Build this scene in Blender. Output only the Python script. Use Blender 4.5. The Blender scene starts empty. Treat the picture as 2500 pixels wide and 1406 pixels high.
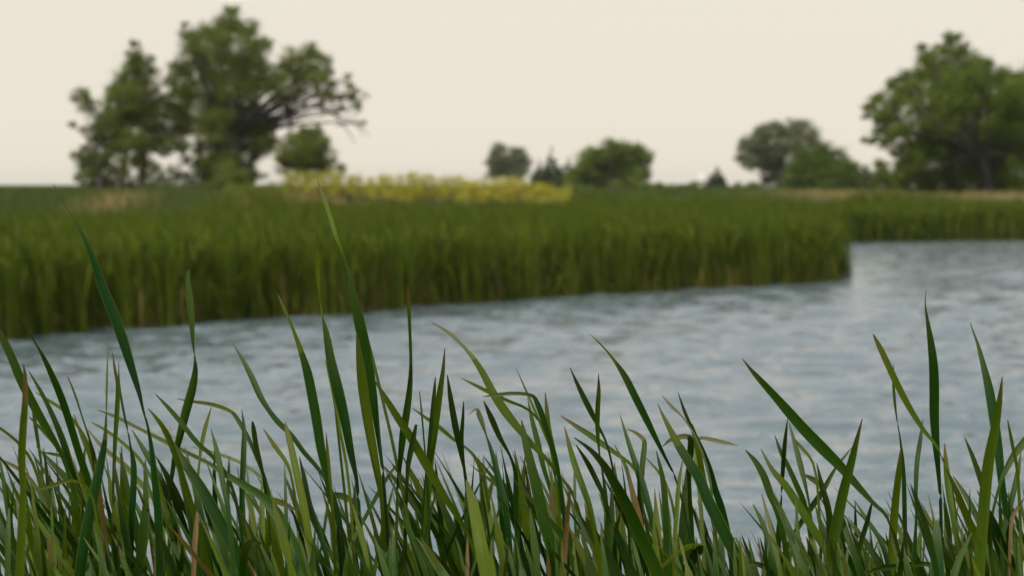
import bpy, math, random
import numpy as np
from mathutils import Vector

random.seed(7)
rng = np.random.default_rng(11)
scene = bpy.context.scene
col = scene.collection

# ------------------------------------------------------------------ camera
EYE = 2.7                 # metres above the water
F = 6430.0                # focal length in photograph pixels (2500 wide)
CX, CY, HOR = 1250.0, 703.0, 450.0
PITCH = math.atan((CY - HOR) / F)
cam_data = bpy.data.cameras.new("camera")
cam = bpy.data.objects.new("camera", cam_data)
col.objects.link(cam)
cam.location = (0, 0, EYE)
cam.rotation_euler = (math.radians(90) - PITCH, 0, 0)
cam_data.sensor_width = 36.0
cam_data.lens = F / 2500 * 36.0
cam_data.clip_start = 0.05
cam_data.clip_end = 6000
cam_data.dof.use_dof = True
cam_data.dof.focus_distance = 3.42
cam_data.dof.aperture_fstop = 9.5
scene.camera = cam

# ------------------------------------------------------------------ sky and sun (hazy overcast)
SUN_EL, SUN_ROT = 52.0, 215.0
world = bpy.data.worlds.new("World")
scene.world = world
world.use_nodes = True
wn = world.node_tree
wn.nodes.clear()
sky = wn.nodes.new("ShaderNodeTexSky")
sky.sky_type = 'NISHITA'
sky.sun_disc = False
sky.sun_elevation = math.radians(SUN_EL)
sky.sun_rotation = math.radians(SUN_ROT)
sky.altitude = 0
sky.air_density = 1.0
sky.dust_density = 1.0
sky.ozone_density = 1.0
bg = wn.nodes.new("ShaderNodeBackground")
bg.inputs['Strength'].default_value = 0.05
wo = wn.nodes.new("ShaderNodeOutputWorld")
# high thin overcast: cream haze low down, greyer overhead, laid over the clear-sky colour
gtc = wn.nodes.new("ShaderNodeTexCoord")
sep = wn.nodes.new("ShaderNodeSeparateXYZ")
wn.links.new(gtc.outputs['Generated'], sep.inputs[0])
crp = wn.nodes.new("ShaderNodeValToRGB")
VEIL = [(0.0, (9.2, 8.35, 7.1)), (0.07, (9.0, 8.2, 7.1)), (0.22, (7.0, 7.35, 7.45)), (1.0, (6.5, 7.0, 7.5))]
while len(crp.color_ramp.elements) < len(VEIL): crp.color_ramp.elements.new(0.5)
for el_, (p_, c_) in zip(crp.color_ramp.elements, VEIL):
    el_.position = p_; el_.color = (*c_, 1)
wn.links.new(sep.outputs['Z'], crp.inputs['Fac'])
vmx = wn.nodes.new("ShaderNodeMix"); vmx.data_type = 'RGBA'
vmx.inputs['Factor'].default_value = 0.85
wn.links.new(sky.outputs['Color'], vmx.inputs[6])
wn.links.new(crp.outputs['Color'], vmx.inputs[7])
wn.links.new(vmx.outputs[2], bg.inputs['Color'])
wn.links.new(bg.outputs['Background'], wo.inputs['Surface'])

sd = bpy.data.lights.new("sun", 'SUN')
sd.energy = 1.5
sd.angle = math.radians(14)
sd.color = (1.0, 0.95, 0.87)
sun = bpy.data.objects.new("sun", sd)
col.objects.link(sun)
a, e = math.radians(SUN_ROT), math.radians(SUN_EL)
sdir = Vector((math.sin(a) * math.cos(e), math.cos(a) * math.cos(e), math.sin(e)))
sun.rotation_euler = sdir.to_track_quat('Z', 'Y').to_euler()

vs = scene.view_settings
vs.view_transform = 'Standard'
vs.look = 'None'
vs.gamma = 1.0
vs.exposure = 1.0
vs.use_curve_mapping = False
scene.render.engine = 'CYCLES'
scene.cycles.use_denoising = True
scene.cycles.max_bounces = 8
scene.cycles.volume_bounces = 1

# ------------------------------------------------------------------ helpers
def pt(px, py, depth):
    """world point seen at photograph pixel (px,py) at a distance `depth` along the view axis"""
    u = (px - CX) / F * depth
    v = -(py - CY) / F * depth
    c, s = math.cos(PITCH), math.sin(PITCH)
    return Vector((u, depth * c + v * s, EYE - depth * s + v * c))

def shore(px, py):
    """point on the water plane seen at that pixel"""
    d = EYE * F / (py - HOR)
    return ((px - CX) / F * d, d)

def tag(o, label=None, cat=None, group=None, kind=None):
    if label: o["label"] = label
    if cat: o["category"] = cat
    if group: o["group"] = group
    if kind: o["kind"] = kind
    return o

def empty(name, loc):
    o = bpy.data.objects.new(name, None)
    o.empty_display_size = 0.2
    o.location = loc
    col.objects.link(o)
    return o

def mesh_np(name, verts, quads=None, tris=None, mat=None, parent=None, smooth=False, tint=None, along=None):
    """one mesh object from numpy arrays; tint = per-vertex colour number, along = 0..1 along the piece"""
    me = bpy.data.meshes.new(name)
    verts = np.asarray(verts, dtype=np.float32).reshape(-1, 3)
    if parent is not None:
        verts = verts - np.array(parent.location, dtype=np.float32)
    nq = 0 if quads is None else len(quads)
    nt = 0 if tris is None else len(tris)
    loops = []
    if nq: loops.append(np.asarray(quads, dtype=np.int32).ravel())
    if nt: loops.append(np.asarray(tris, dtype=np.int32).ravel())
    loops = np.concatenate(loops)
    starts = np.concatenate([np.arange(nq) * 4, nq * 4 + np.arange(nt) * 3]).astype(np.int32)
    me.vertices.add(len(verts)); me.vertices.foreach_set("co", verts.ravel())
    me.loops.add(len(loops)); me.loops.foreach_set("vertex_index", loops)
    me.polygons.add(nq + nt); me.polygons.foreach_set("loop_start", starts)
    me.update(calc_edges=True)
    me.validate()
    if smooth:
        me.polygons.foreach_set("use_smooth", np.ones(len(me.polygons), dtype=bool))
    for nm, arr in (("tint", tint), ("along", along)):
        if arr is not None:
            at = me.attributes.new(nm, 'FLOAT', 'POINT')
            at.data.foreach_set("value", np.asarray(arr, dtype=np.float32))
    if mat: me.materials.append(mat)
    o = bpy.data.objects.new(name, me)
    col.objects.link(o)
    if parent is not None: o.parent = parent
    return o

# ------------------------------------------------------------------ materials
def new_mat(name):
    m = bpy.data.materials.new(name)
    m.use_nodes = True
    nt = m.node_tree
    nt.nodes.clear()
    out = nt.nodes.new("ShaderNodeOutputMaterial")
    return m, nt, out

def N(nt, typ, **kw):
    n = nt.nodes.new(typ)
    for k, v in kw.items():
        if hasattr(n, k): setattr(n, k, v)
    return n

def ramp(nt, stops, fac):
    r = nt.nodes.new("ShaderNodeValToRGB")
    el = r.color_ramp.elements
    while len(el) < len(stops): el.new(0.5)
    for x, (p, c) in zip(el, stops):
        x.position = p; x.color = (*c, 1)
    nt.links.new(fac, r.inputs['Fac'])
    return r.outputs['Color']

def foliage_mat(name, stops, rough=0.55, trans=0.25, trans_gain=1.6, spec=0.12, attr="tint", noise=0.0, noise_scale=0.2):
    m, nt, out = new_mat(name)
    at = N(nt, "ShaderNodeAttribute"); at.attribute_name = attr
    fac = at.outputs['Fac']
    if noise:
        tc = N(nt, "ShaderNodeTexCoord")
        nz = N(nt, "ShaderNodeTexNoise"); nz.inputs['Scale'].default_value = noise_scale
        nt.links.new(tc.outputs['Object'], nz.inputs['Vector'])
        mm = N(nt, "ShaderNodeMath"); mm.operation = 'MULTIPLY_ADD'
        nt.links.new(nz.outputs['Fac'], mm.inputs[0]); mm.inputs[1].default_value = noise
        sub = N(nt, "ShaderNodeMath"); sub.operation = 'SUBTRACT'
        nt.links.new(fac, sub.inputs[0]); sub.inputs[1].default_value = noise * 0.5
        nt.links.new(sub.outputs[0], mm.inputs[2])
        fac = mm.outputs[0]
    c = ramp(nt, stops, fac)
    p = N(nt, "ShaderNodeBsdfPrincipled")
    p.inputs['Roughness'].default_value = rough
    p.inputs['Specular IOR Level'].default_value = spec
    nt.links.new(c, p.inputs['Base Color'])
    t = N(nt, "ShaderNodeBsdfTranslucent")
    g = N(nt, "ShaderNodeMix"); g.data_type = 'RGBA'; g.blend_type = 'MULTIPLY'
    g.inputs['Factor'].default_value = 1.0
    nt.links.new(c, g.inputs[6]); g.inputs[7].default_value = (trans_gain * 1.05, trans_gain, trans_gain * 0.45, 1)
    nt.links.new(g.outputs[2], t.inputs['Color'])
    mx = N(nt, "ShaderNodeMixShader"); mx.inputs[0].default_value = trans
    nt.links.new(p.outputs[0], mx.inputs[1]); nt.links.new(t.outputs[0], mx.inputs[2])
    nt.links.new(mx.outputs[0], out.inputs['Surface'])
    return m

def leaf_mat(name, c_lo, c_hi, tip, tip_start, trans=0.22, rough=0.5):
    """cattail blade: long fibres, per-leaf colour, dying tip"""
    m, nt, out = new_mat(name)
    oi = N(nt, "ShaderNodeObjectInfo")
    al = N(nt, "ShaderNodeAttribute"); al.attribute_name = "along"
    ti = N(nt, "ShaderNodeAttribute"); ti.attribute_name = "tint"    # -1..1 across the blade
    base = ramp(nt, [(0.0, c_lo), (1.0, c_hi)], oi.outputs['Random'])
    # fibres run along the blade
    cmb = N(nt, "ShaderNodeCombineXYZ")
    mu = N(nt, "ShaderNodeMath"); mu.operation = 'MULTIPLY'; mu.inputs[1].default_value = 9.0
    nt.links.new(ti.outputs['Fac'], mu.inputs[0]); nt.links.new(mu.outputs[0], cmb.inputs[0])
    mu2 = N(nt, "ShaderNodeMath"); mu2.operation = 'MULTIPLY'; mu2.inputs[1].default_value = 5.0
    nt.links.new(al.outputs['Fac'], mu2.inputs[0]); nt.links.new(mu2.outputs[0], cmb.inputs[1])
    mu3 = N(nt, "ShaderNodeMath"); mu3.operation = 'MULTIPLY'; mu3.inputs[1].default_value = 40.0
    nt.links.new(oi.outputs['Random'], mu3.inputs[0]); nt.links.new(mu3.outputs[0], cmb.inputs[2])
    nz = N(nt, "ShaderNodeTexNoise"); nz.inputs['Scale'].default_value = 1.0; nz.inputs['Detail'].default_value = 3.0
    nt.links.new(cmb.outputs[0], nz.inputs['Vector'])
    fib = ramp(nt, [(0.25, (0.72, 0.74, 0.7)), (0.75, (1.25, 1.2, 1.3))], nz.outputs['Fac'])
    mm = N(nt, "ShaderNodeMix"); mm.data_type = 'RGBA'; mm.blend_type = 'MULTIPLY'; mm.inputs['Factor'].default_value = 1
    nt.links.new(base, mm.inputs[6]); nt.links.new(fib, mm.inputs[7])
    # thin paler margin, as on real blades
    ab = N(nt, "ShaderNodeMath"); ab.operation = 'ABSOLUTE'; nt.links.new(ti.outputs['Fac'], ab.inputs[0])
    mr = N(nt, "ShaderNodeMapRange"); mr.inputs[1].default_value = 0.8; mr.inputs[2].default_value = 1.0
    mr.inputs[3].default_value = 0; mr.inputs[4].default_value = 0.55
    nt.links.new(ab.outputs[0], mr.inputs[0])
    mg = N(nt, "ShaderNodeMix"); mg.data_type = 'RGBA'
    nt.links.new(mr.outputs[0], mg.inputs['Factor']); nt.links.new(mm.outputs[2], mg.inputs[6]); mg.inputs[7].default_value = (0.10, 0.13, 0.012, 1)
    # dying tip
    tr = N(nt, "ShaderNodeMapRange"); tr.inputs[1].default_value = tip_start; tr.inputs[2].default_value = 1.0
    nt.links.new(al.outputs['Fac'], tr.inputs[0])
    mt = N(nt, "ShaderNodeMix"); mt.data_type = 'RGBA'
    nt.links.new(tr.outputs[0], mt.inputs['Factor']); nt.links.new(mg.outputs[2], mt.inputs[6]); mt.inputs[7].default_value = (*tip, 1)
    c = mt.outputs[2]
    p = N(nt, "ShaderNodeBsdfPrincipled"); p.inputs['Roughness'].default_value = rough
    p.inputs['Specular IOR Level'].default_value = 0.16
    nt.links.new(c, p.inputs['Base Color'])
    bp = N(nt, "ShaderNodeBump"); bp.inputs['Strength'].default_value = 0.25; bp.inputs['Distance'].default_value = 0.001
    nt.links.new(nz.outputs['Fac'], bp.inputs['Height']); nt.links.new(bp.outputs[0], p.inputs['Normal'])
    t = N(nt, "ShaderNodeBsdfTranslucent")
    g = N(nt, "ShaderNodeMix"); g.data_type = 'RGBA'; g.blend_type = 'MULTIPLY'; g.inputs['Factor'].default_value = 1
    nt.links.new(c, g.inputs[6]); g.inputs[7].default_value = (1.7, 1.8, 0.4, 1)
    nt.links.new(g.outputs[2], t.inputs['Color'])
    mx = N(nt, "ShaderNodeMixShader"); mx.inputs[0].default_value = trans
    nt.links.new(p.outputs[0], mx.inputs[1]); nt.links.new(t.outputs[0], mx.inputs[2])
    nt.links.new(mx.outputs[0], out.inputs['Surface'])
    return m

M = {}
M['g'] = leaf_mat("cattail_green", (0.005, 0.036, 0.0008), (0.026, 0.066, 0.0015), (0.06, 0.09, 0.02), 0.96, trans=0.12)
M['o'] = leaf_mat("cattail_olive", (0.060, 0.100, 0.003), (0.105, 0.145, 0.010), (0.12, 0.12, 0.03), 0.975, trans=0.3)
M['p'] = leaf_mat("cattail_pale", (0.10, 0.14, 0.03), (0.14, 0.175, 0.05), (0.17, 0.15, 0.08), 0.96, trans=0.3)
M['t'] = leaf_mat("cattail_brown_tip", (0.020, 0.060, 0.0015), (0.060, 0.105, 0.004), (0.15, 0.07, 0.04), 0.985)
M['d'] = leaf_mat("cattail_dead", (0.15, 0.095, 0.032), (0.21, 0.145, 0.06), (0.17, 0.11, 0.045), 0.85)
M['reed'] = foliage_mat("reed_blades", [(0.0, (0.030, 0.052, 0.003)), (0.45, (0.088, 0.120, 0.005)), (0.8, (0.150, 0.170, 0.012)), (0.9, (0.18, 0.16, 0.03)), (1.0, (0.28, 0.19, 0.07))], trans=0.2, noise=0.25, noise_scale=0.25)
M['meadow'] = foliage_mat("meadow_blades", [(0.0, (0.05, 0.075, 0.015)), (0.5, (0.10, 0.125, 0.03)), (0.8, (0.2, 0.17, 0.06)), (1.0, (0.33, 0.24, 0.11))], trans=0.2)
M['cotton'] = foliage_mat("cottonwood_leaves", [(0.0, (0.085, 0.115, 0.018)), (0.5, (0.145, 0.180, 0.032)), (1.0, (0.21, 0.245, 0.06))], trans=0.35)
M['dense'] = foliage_mat("dense_leaves", [(0.0, (0.075, 0.11, 0.012)), (0.5, (0.135, 0.180, 0.022)), (1.0, (0.195, 0.24, 0.045))], trans=0.35)
M['bright'] = foliage_mat("bright_leaves", [(0.0, (0.10, 0.135, 0.02)), (0.5, (0.175, 0.22, 0.045)), (1.0, (0.24, 0.28, 0.08))], trans=0.35)
M['dome'] = foliage_mat("dark_dome_leaves", [(0.0, (0.055, 0.09, 0.012)), (0.5, (0.095, 0.14, 0.02)), (1.0, (0.14, 0.19, 0.035))], trans=0.3)
M['grey'] = foliage_mat("silver_leaves", [(0.0, (0.11, 0.125, 0.06)), (0.5, (0.17, 0.185, 0.095)), (1.0, (0.24, 0.25, 0.14))], trans=0.15)
M['conifer'] = foliage_mat("conifer_needles", [(0.0, (0.035, 0.058, 0.024)), (1.0, (0.08, 0.11, 0.045))], trans=0.1)
M['yellow'] = foliage_mat("yellow_flower_sprays", [(0.0, (0.13, 0.165, 0.018)), (0.35, (0.29, 0.29, 0.03)), (0.7, (0.50, 0.44, 0.05)), (1.0, (0.58, 0.47, 0.06))], trans=0.2)

def bark_mat(name, c1, c2):
    m, nt, out = new_mat(name)
    tc = N(nt, "ShaderNodeTexCoord")
    mp = N(nt, "ShaderNodeMapping"); mp.inputs['Scale'].default_value = (6, 6, 1.2)
    nt.links.new(tc.outputs['Object'], mp.inputs['Vector'])
    nz = N(nt, "ShaderNodeTexNoise"); nz.inputs['Scale'].default_value = 2.0; nz.inputs['Detail'].default_value = 6
    nt.links.new(mp.outputs[0], nz.inputs['Vector'])
    c = ramp(nt, [(0.3, c1), (0.7, c2)], nz.outputs['Fac'])
    p = N(nt, "ShaderNodeBsdfPrincipled"); p.inputs['Roughness'].default_value = 0.9
    nt.links.new(c, p.inputs['Base Color'])
    b = N(nt, "ShaderNodeBump"); b.inputs['Strength'].default_value = 0.6
    nt.links.new(nz.outputs['Fac'], b.inputs['Height']); nt.links.new(b.outputs[0], p.inputs['Normal'])
    nt.links.new(p.outputs[0], out.inputs['Surface'])
    return m
M['bark'] = bark_mat("cottonwood_bark", (0.045, 0.036, 0.028), (0.11, 0.09, 0.075))

def ground_mat():
    m, nt, out = new_mat("ground_soil_and_dry_grass")
    tc = N(nt, "ShaderNodeTexCoord")
    n1 = N(nt, "ShaderNodeTexNoise"); n1.inputs['Scale'].default_value = 0.06; n1.inputs['Detail'].default_value = 8
    n2 = N(nt, "ShaderNodeTexNoise"); n2.inputs['Scale'].default_value = 3.0; n2.inputs['Detail'].default_value = 5
    nt.links.new(tc.outputs['Object'], n1.inputs['Vector']); nt.links.new(tc.outputs['Object'], n2.inputs['Vector'])
    c1 = ramp(nt, [(0.40, (0.05, 0.075, 0.010)), (0.58, (0.08, 0.10, 0.02)), (0.75, (0.15, 0.13, 0.05))], n1.outputs['Fac'])
    c2 = ramp(nt, [(0.3, (0.7, 0.7, 0.7)), (0.7, (1.2, 1.2, 1.2))], n2.outputs['Fac'])
    mm = N(nt, "ShaderNodeMix"); mm.data_type = 'RGBA'; mm.blend_type = 'MULTIPLY'; mm.inputs['Factor'].default_value = 1
    nt.links.new(c1, mm.inputs[6]); nt.links.new(c2, mm.inputs[7])
    p = N(nt, "ShaderNodeBsdfPrincipled"); p.inputs['Roughness'].default_value = 0.95
    nt.links.new(mm.outputs[2], p.inputs['Base Color'])
    b = N(nt, "ShaderNodeBump"); b.inputs['Strength'].default_value = 0.5
    nt.links.new(n2.outputs['Fac'], b.inputs['Height']); nt.links.new(b.outputs[0], p.inputs['Normal'])
    nt.links.new(p.outputs[0], out.inputs['Surface'])
    return m
M['ground'] = ground_mat()

def water_mat():
    m, nt, out = new_mat("lake_water")
    tc = N(nt, "ShaderNodeTexCoord")
    mp = N(nt, "ShaderNodeMapping"); mp.inputs['Scale'].default_value = (0.55, 1.5, 1.0)
    mp.inputs['Rotation'].default_value = (0, 0, 0.12)
    nt.links.new(tc.outputs['Object'], mp.inputs['Vector'])
    # wind ripples too fine for the mesh: slopes taken straight from noise, so they hold at any distance
    geo = N(nt, "ShaderNodeNewGeometry")
    nrm = geo.outputs['Normal']
    for sc_, k_, det in ((8.0, 0.9, 2.0), (2.8, 1.0, 2.0)):
        n1 = N(nt, "ShaderNodeTexNoise"); n1.inputs['Scale'].default_value = sc_; n1.inputs['Detail'].default_value = det
        nt.links.new(mp.outputs[0], n1.inputs['Vector'])
        sb_ = N(nt, "ShaderNodeVectorMath"); sb_.operation = 'SUBTRACT'; sb_.inputs[1].default_value = (0.5, 0.5, 0.5)
        nt.links.new(n1.outputs['Color'], sb_.inputs[0])
        ml = N(nt, "ShaderNodeVectorMath"); ml.operation = 'MULTIPLY'; ml.inputs[1].default_value = (k_ * 0.7, k_, 0)
        nt.links.new(sb_.outputs[0], ml.inputs[0])
        ad = N(nt, "ShaderNodeVectorMath"); ad.operation = 'ADD'
        nt.links.new(nrm, ad.inputs[0]); nt.links.new(ml.outputs[0], ad.inputs[1])
        nrm = ad.outputs[0]
    no = N(nt, "ShaderNodeVectorMath"); no.operation = 'NORMALIZE'
    nt.links.new(nrm, no.inputs[0])
    p = N(nt, "ShaderNodeBsdfPrincipled")
    p.inputs['Base Color'].default_value = (0.130, 0.166, 0.172, 1)
    p.inputs['Roughness'].default_value = 0.10
    p.inputs['IOR'].default_value = 1.333
    nt.links.new(no.outputs[0], p.inputs['Normal'])
    nt.links.new(p.outputs[0], out.inputs['Surface'])
    return m
M['water'] = water_mat()

# ------------------------------------------------------------------ the shore line (plan view)
front = [shore(*q) for q in [(-260, 862), (0, 833), (150, 816), (300, 804), (450, 796), (600, 778), (760, 773), (900, 766), (1000, 752),
                             (1100, 743), (1200, 739), (1300, 729), (1420, 723), (1560, 714), (1700, 706), (1850, 699), (1960, 693), (2032, 687)]]
tipx, tipy = front[-1]
back = [(tipx + 0.35, tipy + 1.2), (tipx + 0.9, tipy + 5), (tipx + 1.6, tipy + 12), (tipx + 1.5, tipy + 22), (tipx + 0.5, tipy + 34), (tipx + 3.0, tipy + 45)]
far = [shore(*q) for q in [(2080, 592), (2200, 590), (2350, 588), (2500, 586), (2700, 585), (3000, 584)]]
shoreline = [(-60, 36)] + front + back + far + [(120, 132), (200, 150)]
land_poly = np.array(shoreline + [(200, 4000), (-4000, 4000), (-4000, 36)])
SL = np.array(shoreline)

def seg_dist(P, L):
    d = np.full(len(P), 1e9)
    for i in range(len(L) - 1):
        A, B = L[i], L[i + 1]
        AB = B - A
        t = np.clip(((P - A) @ AB) / (AB @ AB), 0, 1)
        q = A + t[:, None] * AB
        d = np.minimum(d, np.hypot(*(P - q).T))
    return d

def inside(P, poly):
    x, y = P[:, 0], P[:, 1]
    r = np.zeros(len(P), dtype=bool)
    n = len(poly)
    j = n - 1
    for i in range(n):
        xi, yi = poly[i]; xj, yj = poly[j]
        if yi != yj:
            c = ((yi > y) != (yj > y)) & (x < (xj - xi) * (y - yi) / (yj - yi) + xi)
            r ^= c
        j = i
    return r

def sstep(a, b, x):
    t = np.clip((x - a) / (b - a), 0, 1)
    return t * t * (3 - 2 * t)

LAND_Z = 1.9
def bed_depth(P):      # how far the reeds reach back from the water
    return np.where(P[:, 1] > 112, 9.0, np.where(P[:, 0] > 2, 17.0, 22.0))

def ground_z(P):
    """height of the ground at plan points"""
    P = np.asarray(P, dtype=float).reshape(-1, 2)
    d = seg_dist(P, SL)
    ins = inside(P, land_poly)
    s = np.where(ins, d, -d)
    z = np.where(s < 0, np.maximum(-0.9, -0.12 + s * 0.15), -0.12 + 0.22 * sstep(0, 6, s))
    rise0 = 20.0 - 13.0 * sstep(92, 124, P[:, 1])
    z = z + np.where(s > 0, (LAND_Z - 0.1) * sstep(rise0, rise0 + 14, s), 0)
    near = 1.3 * (1 - sstep(-1.0, 3.2, P[:, 1]))
    z = np.where(P[:, 1] < 20, np.maximum(z, -0.12 + near - 0.5 * sstep(5.5, 9, P[:, 1])), z)
    far_b = np.clip((P[:, 1] - 300) / 1500, 0, 1)
    return z + 0.12 * np.sin(P[:, 0] * 0.05 + 1.3) * np.sin(P[:, 1] * 0.04) * (s > 30) - 0.0 * far_b

# ground sheet to the horizon
gx = np.concatenate([-np.geomspace(70, 3000, 26)[::-1], np.arange(-68, 69, 1.5), np.geomspace(70, 3000, 26)])
gy = np.concatenate([[-60, -30, -15, -8, -4], np.arange(-2, 12, 0.7), np.arange(12, 160, 1.5), np.geomspace(162, 5000, 45)])
X, Y = np.meshgrid(gx, gy)
P2 = np.stack([X.ravel(), Y.ravel()], 1)
Z = ground_z(P2)
nx, ny = len(gx), len(gy)
idx = np.arange(nx * ny).reshape(ny, nx)
quads = np.stack([idx[:-1, :-1], idx[:-1, 1:], idx[1:, 1:], idx[1:, :-1]], -1).reshape(-1, 4)
ground = mesh_np("ground", np.column_stack([P2, Z]), quads, mat=M['ground'], smooth=True)
tag(ground, kind="structure")

# ------------------------------------------------------------------ water with wind ripples
yy = np.geomspace(3.2, 150, 600)
ss = np.linspace(-1, 1, 400)
WX = ss[None, :] * (10 + 0.33 * yy[:, None])
WY = np.repeat(yy[:, None], len(ss), 1)
WZ = np.zeros_like(WX)
cell = np.maximum((10 + 0.33 * yy) * 2 / 400, np.gradient(yy))[:, None]
for k in range(80):
    lam = 0.40 * (5.0 ** rng.random())
    th = math.radians(-90 + rng.normal(0, 27))
    amp = 0.0054 * lam ** 1.0
    ph = rng.random() * 6.283
    kx, ky = math.cos(th) * 2 * math.pi / lam, math.sin(th) * 2 * math.pi / lam
    wt = np.clip((lam / cell - 2.0) / 2.0, 0, 1)
    WZ += amp * wt * np.sin(kx * WX + ky * WY + ph + 0.8 * np.sin(0.11 * WX + k) + 0.8 * np.sin(0.13 * WY + 2 * k))
gust = 0.85 + 0.12 * np.sin(0.35 * WX + 0.8 * np.sin(0.3 * WY)) * np.sin(0.22 * WY + 0.5 * np.sin(0.2 * WX))
WZ *= gust
idx = np.arange(WX.size).reshape(WX.shape)
quads = np.stack([idx[:-1, :-1], idx[:-1, 1:], idx[1:, 1:], idx[1:, :-1]], -1).reshape(-1, 4)
water = mesh_np("water", np.column_stack([WX.ravel(), WY.ravel(), WZ.ravel()]), quads, mat=M['water'], smooth=True)
tag(water, kind="structure")

# ------------------------------------------------------------------ blade fields (reeds, meadow): uncountable
def blades(name, P, z0, h, w, lean, tint, mat, rings=(0, 0.45, 0.8, 1.0), sag=0.35, windx=-0.12, link=True):
    n = len(P)
    az = rng.random(n) * 2 * math.pi
    fx, fy = np.cos(az), np.sin(az)
    la = rng.random(n) * 2 * math.pi
    lm = np.abs(rng.normal(0, lean, n))
    dx, dy = np.cos(la) * lm + windx, np.sin(la) * lm
    V = np.zeros((n, len(rings) * 2, 3), dtype=np.float32)
    prof = [0.8, 1.0, 0.7, 0.06] if len(rings) == 4 else np.linspace(1, 0.06, len(rings))
    for i, r in enumerate(rings):
        cx = P[:, 0] + dx * h * r ** 1.8
        cy = P[:, 1] + dy * h * r ** 1.8
        cz = z0 + h * r - sag * (dx * dx + dy * dy) * h * r ** 3
        ww = w * prof[i] * 0.5
        V[:, 2 * i] = np.stack([cx - fx * ww, cy - fy * ww, cz], 1)
        V[:, 2 * i + 1] = np.stack([cx + fx * ww, cy + fy * ww, cz], 1)
    k = len(rings) * 2
    b = (np.arange(n) * k)[:, None]
    Q = np.concatenate([np.stack([b[:, 0] + 2 * i, b[:, 0] + 2 * i + 1, b[:, 0] + 2 * i + 3, b[:, 0] + 2 * i + 2], 1) for i in range(len(rings) - 1)])
    if not link: return V.reshape(-1, 3), Q, np.repeat(tint, k)
    return mesh_np(name, V.reshape(-1, 3), Q, mat=mat, tint=np.repeat(tint, k))

def fbm(P, s, seed):
    r = np.random.default_rng(seed)
    v = np.zeros(len(P))
    for k in range(9):
        th = r.random() * 6.283; f = s * (1.0 + 2.5 * r.random())
        v += np.sin((P[:, 0] * math.cos(th) + P[:, 1] * math.sin(th)) * f + r.random() * 6.283)
    return v / 9 * 1.6

def in_view(P, margin):
    return (np.abs(P[:, 0]) < P[:, 1] * 0.2 + margin)

def scatter(n, x0, x1, y0, y1):
    return np.column_stack([rng.uniform(x0, x1, n), rng.uniform(y0, y1, n)])

def reeds(name, P, hmean, w, Pl):
    """upright blades at P plus arching side leaves at Pl, which break the mass into mottled tufts"""
    def tints(Q, zf=0.0):
        t = 0.40 + 0.09 * fbm(Q, 0.9, 5) + 0.10 * fbm(Q, 4.4, 6) + 0.24 * np.sin(zf * 8.0 + 9 * fbm(Q, 2.6, 9)) * (np.ndim(zf) > 0) + rng.normal(0, 0.12, len(Q))
        return np.clip(t, 0, 0.80)
    def tall(Q):
        return hmean * (1 + 0.05 * fbm(Q, 0.5, 3) + 0.06 * fbm(Q, 2.4, 8) + 0.05 * fbm(Q, 6.0, 12))
    h = tall(P) * (1 + rng.normal(0, 0.08, len(P)))
    tint = tints(P)
    dead = rng.random(len(P)) < 0.06
    tint[dead] = rng.uniform(0.85, 1.0, dead.sum())
    h[dead] *= rng.uniform(0.3, 0.85, dead.sum())
    a = blades(name, P, ground_z(P) - 0.03, h, w * rng.uniform(0.7, 1.3, len(P)), 0.16, tint, M['reed'], sag=0.8, link=False)
    z0 = rng.uniform(0.02, 0.80, len(Pl)) ** 0.8 * tall(Pl)
    hl = rng.uniform(0.25, 0.75, len(Pl))
    hl = np.minimum(hl, tall(Pl) * 1.05 - z0)
    b = blades(name, Pl, ground_z(Pl) + z0, np.maximum(hl, 0.12), w * 1.2 * rng.uniform(0.6, 1.3, len(Pl)), 0.75, tints(Pl, z0), M['reed'], sag=0.55, windx=-0.25, link=False)
    V = np.concatenate([a[0], b[0]]); Q = np.concatenate([a[1], b[1] + len(a[0])]); T = np.concatenate([a[2], b[2]])
    return mesh_np(name, V, Q, mat=M['reed'], tint=T)

def bed_points(n, box, lo, hi, wig=0.35):
    P = scatter(n, *box)
    d = seg_dist(P, SL)
    d = d - wig * 0.5 * (1 + 0.5 * fbm(P, 1.3, 21) + 0.7 * fbm(P, 5.0, 23))        # the edge wanders
    k = inside(P, land_poly) & (d > lo) & (d < hi + (2.0 * fbm(P, 0.3, 22) if hi > 5 else 0)) & in_view(P, 7)
    return P[k]

B1 = bed_points(120000, (-26, 12, 38, 108), 0.0, 20)
B1f = bed_points(100000, (-26, 12, 38, 108), -0.1, 2.4)
B1l = np.concatenate([bed_points(110000, (-26, 12, 38, 108), -0.1, 20), bed_points(640000, (-26, 12, 38, 108), -0.1, 1.5)])
P = np.concatenate([B1, B1f])
P = P[P[:, 1] < 112]
# stray tufts standing out in the shallows along the edge and round the tip
stray = []
for k in range(40):
    i_ = rng.integers(1, len(front) + 3)
    A_, B_ = SL[i_], SL[i_ + 1]
    c_ = A_ + (B_ - A_) * rng.random()
    n_ = np.array([(B_ - A_)[1], -(B_ - A_)[0]]); n_ /= np.linalg.norm(n_)
    c_ = c_ + n_ * rng.uniform(-0.1, 0.18)
    stray.append(c_ + rng.normal(0, 0.10, (rng.integers(8, 34), 2)))
P = np.concatenate([P] + stray)
r1 = reeds("reed_bed", P, 1.80, 0.032, B1l[B1l[:, 1] < 112])
tag(r1, "dense green reed bed standing along the left shore of the water", "reeds", kind="stuff")
B2 = bed_points(90000, (-8, 46, 112, 142), 0.0, 11)
B2f = bed_points(90000, (-8, 46, 112, 142), -0.1, 2.2)
B2l = np.concatenate([bed_points(50000, (-8, 46, 112, 142), 0, 11), bed_points(110000, (-8, 46, 112, 142), -0.1, 1.8)])
P = np.concatenate([B2, B2f])
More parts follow.
